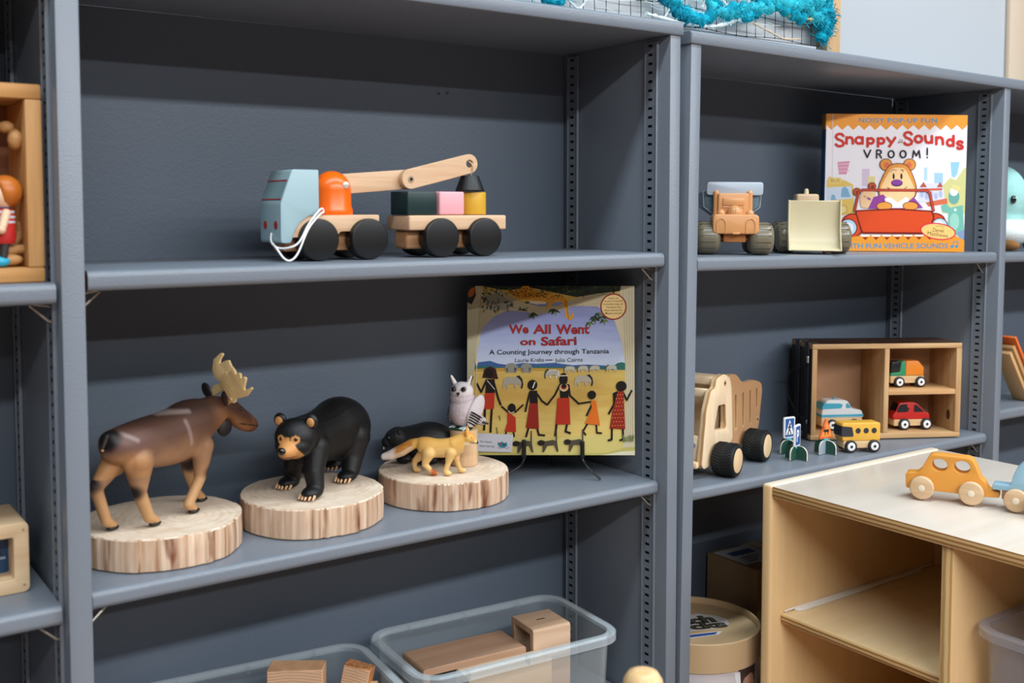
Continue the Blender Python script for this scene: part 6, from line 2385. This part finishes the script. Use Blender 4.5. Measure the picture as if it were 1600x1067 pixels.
def clear_top(mb):
    for v in mb.bm.verts:
        v.co.z = max(v.co.z, .0008 if v.co.x < .03 else -.0070)
    return mb
# thick turquoise strands: through the middle, up to the right and down the right side
STR = [([(-.0550, yz, .0900), (-.0100, yz, .0600), (.0250, yz, .0400), (.0560, yz, .0210), (.0820, yz, .0130), (.1050, yz, .0200), (.1200, yz, .0420)], .0085, 0),
       ([(.0850, yz, .0600), (.1150, yz, .0330), (.1500, yz, .0300), (.1850, yz, .0420), (.2300, yz, .0460), (.2500, yz, .0650)], .0085, 1),
       ([(.1350, yz, .0230), (.1550, yz, .0400), (.1750, yz, .0270), (.2050, yz, .0360)], .0070, 0),
       ([(.2500, yz, .0620), (.2850, yz, .0560), (.3200, yz, .0620), (.3500, yz, .0700), (.3720, yz, .0640)], .0095, 1),
       ([(.3550, yz, .1200), (.3620, yz, .0850), (.3700, yz, .0500), (.3640, yz, .0270), (.3560, yz, .0080)], .0095, 0),
       ([(.3400, yz, .0900), (.3700, yz, .0700), (.3800, yz, .0400), (.3660, yz, .0260)], .0080, 2),
       ([(.3500, yz, .0340), (.3660, yz, .0330), (.3780, yz, .0420)], .0070, 2),
       ([(-.2400, yz, .0500), (-.2050, yz, .0180), (-.1800, yz, .0130), (-.1500, yz, .0330), (-.1200, yz, .0600)], .0075, 0),
       ([(-.4600, yz, .1500), (-.3600, yz, .1000), (-.3000, yz, .0900), (-.2400, yz, .0500)], .0085, 1),
       ([(.0000, yz, .1400), (.0600, yz, .1000), (.1500, yz, .1100), (.2400, yz, .1500), (.3200, yz, .1300)], .0085, 2),
       ([(-.3000, yz, .2300), (-.1000, yz, .2000), (.1000, yz, .2300), (.3300, yz, .2200)], .0090, 0)]
STR += [([(-.0300, yz, .0650), (.0050, yz, .0450), (.0300, yz, .0250), (.0600, yz, .0120)], .0080, 2), ([(.1500, yz, .0800), (.2000, yz, .0600), (.2600, yz, .0500), (.3100, yz, .0380)], .0085, 0),
        ([(.3000, yz, .0800), (.3350, yz, .0500), (.3600, yz, .0400)], .0090, 1), ([(.3560, yz, .0600), (.3700, yz, .0280), (.3620, yz, .0080)], .0085, 0), ([(-.1600, yz, .0700), (-.1000, yz, .0550), (-.0500, yz, .0700)], .0070, 1)]
for k, (p, r, m) in enumerate(STR):
    clear_top(fuzzy(p, r, TQS[m], 30 + k, 110)).done('turquoise_yarn', fr)
WHY = paint('#d8e6e6', .8, .3)
LIM = paint('#c5cfa0', .8)
for k, (p, r, m) in enumerate((([(-.0200, yz, .0120), (.0200, yz, .0080), (.0700, yz, .0050), (.1200, yz, .0080), (.1700, yz, .0230)], .0026, WHY), ([(-.2000, yz, .0500), (-.1500, yz, .0090), (-.1350, yz, .0110), (-.1150, yz, .0400)], .0018, WHY), ([(.2200, yz, .0900), (.2600, yz, .0560), (.2850, yz, .0400), (.3450, yz, .0400)], .0028, LIM), ([(-.2600, yz, .0260), (-.2300, yz, .0160), (-.1950, yz, .0150)], .0022, LIM), ([(.0200, yz, .0900), (.0250, yz, .0300), (.0130, yz, .0080)], .0016, WHY), ([(.0900, yz, .0320), (.1050, yz, .0560), (.1400, yz, .0420), (.1500, yz, .0120)], .0014, WHY), ([(.2000, yz, .0200), (.2400, yz, .0100), (.2700, yz, .0030), (.3100, yz, .0060)], .0014, paint('#cbb79a', .8)))):
    clear_top(fuzzy(p, r, m, 70 + k, 16)).done('pale_yarn', fr)
mb = MB()
for k in range(70):
    p = V((rnd.uniform(-.20, .25), yz + .002, rnd.uniform(.02, .07)))
    a = rnd.uniform(-.9, .9)
    L = rnd.uniform(.012, .035)
    mb.tube([p, p + V((L * cos(a), 0, -L * sin(abs(a)) * .5)), p + V((L * 1.6 * cos(a), -.002, -L * .9 * abs(sin(a)) + .003))], .00042, WHY, 4)
clear_top(mb).done('tinsel_fibres', fr)
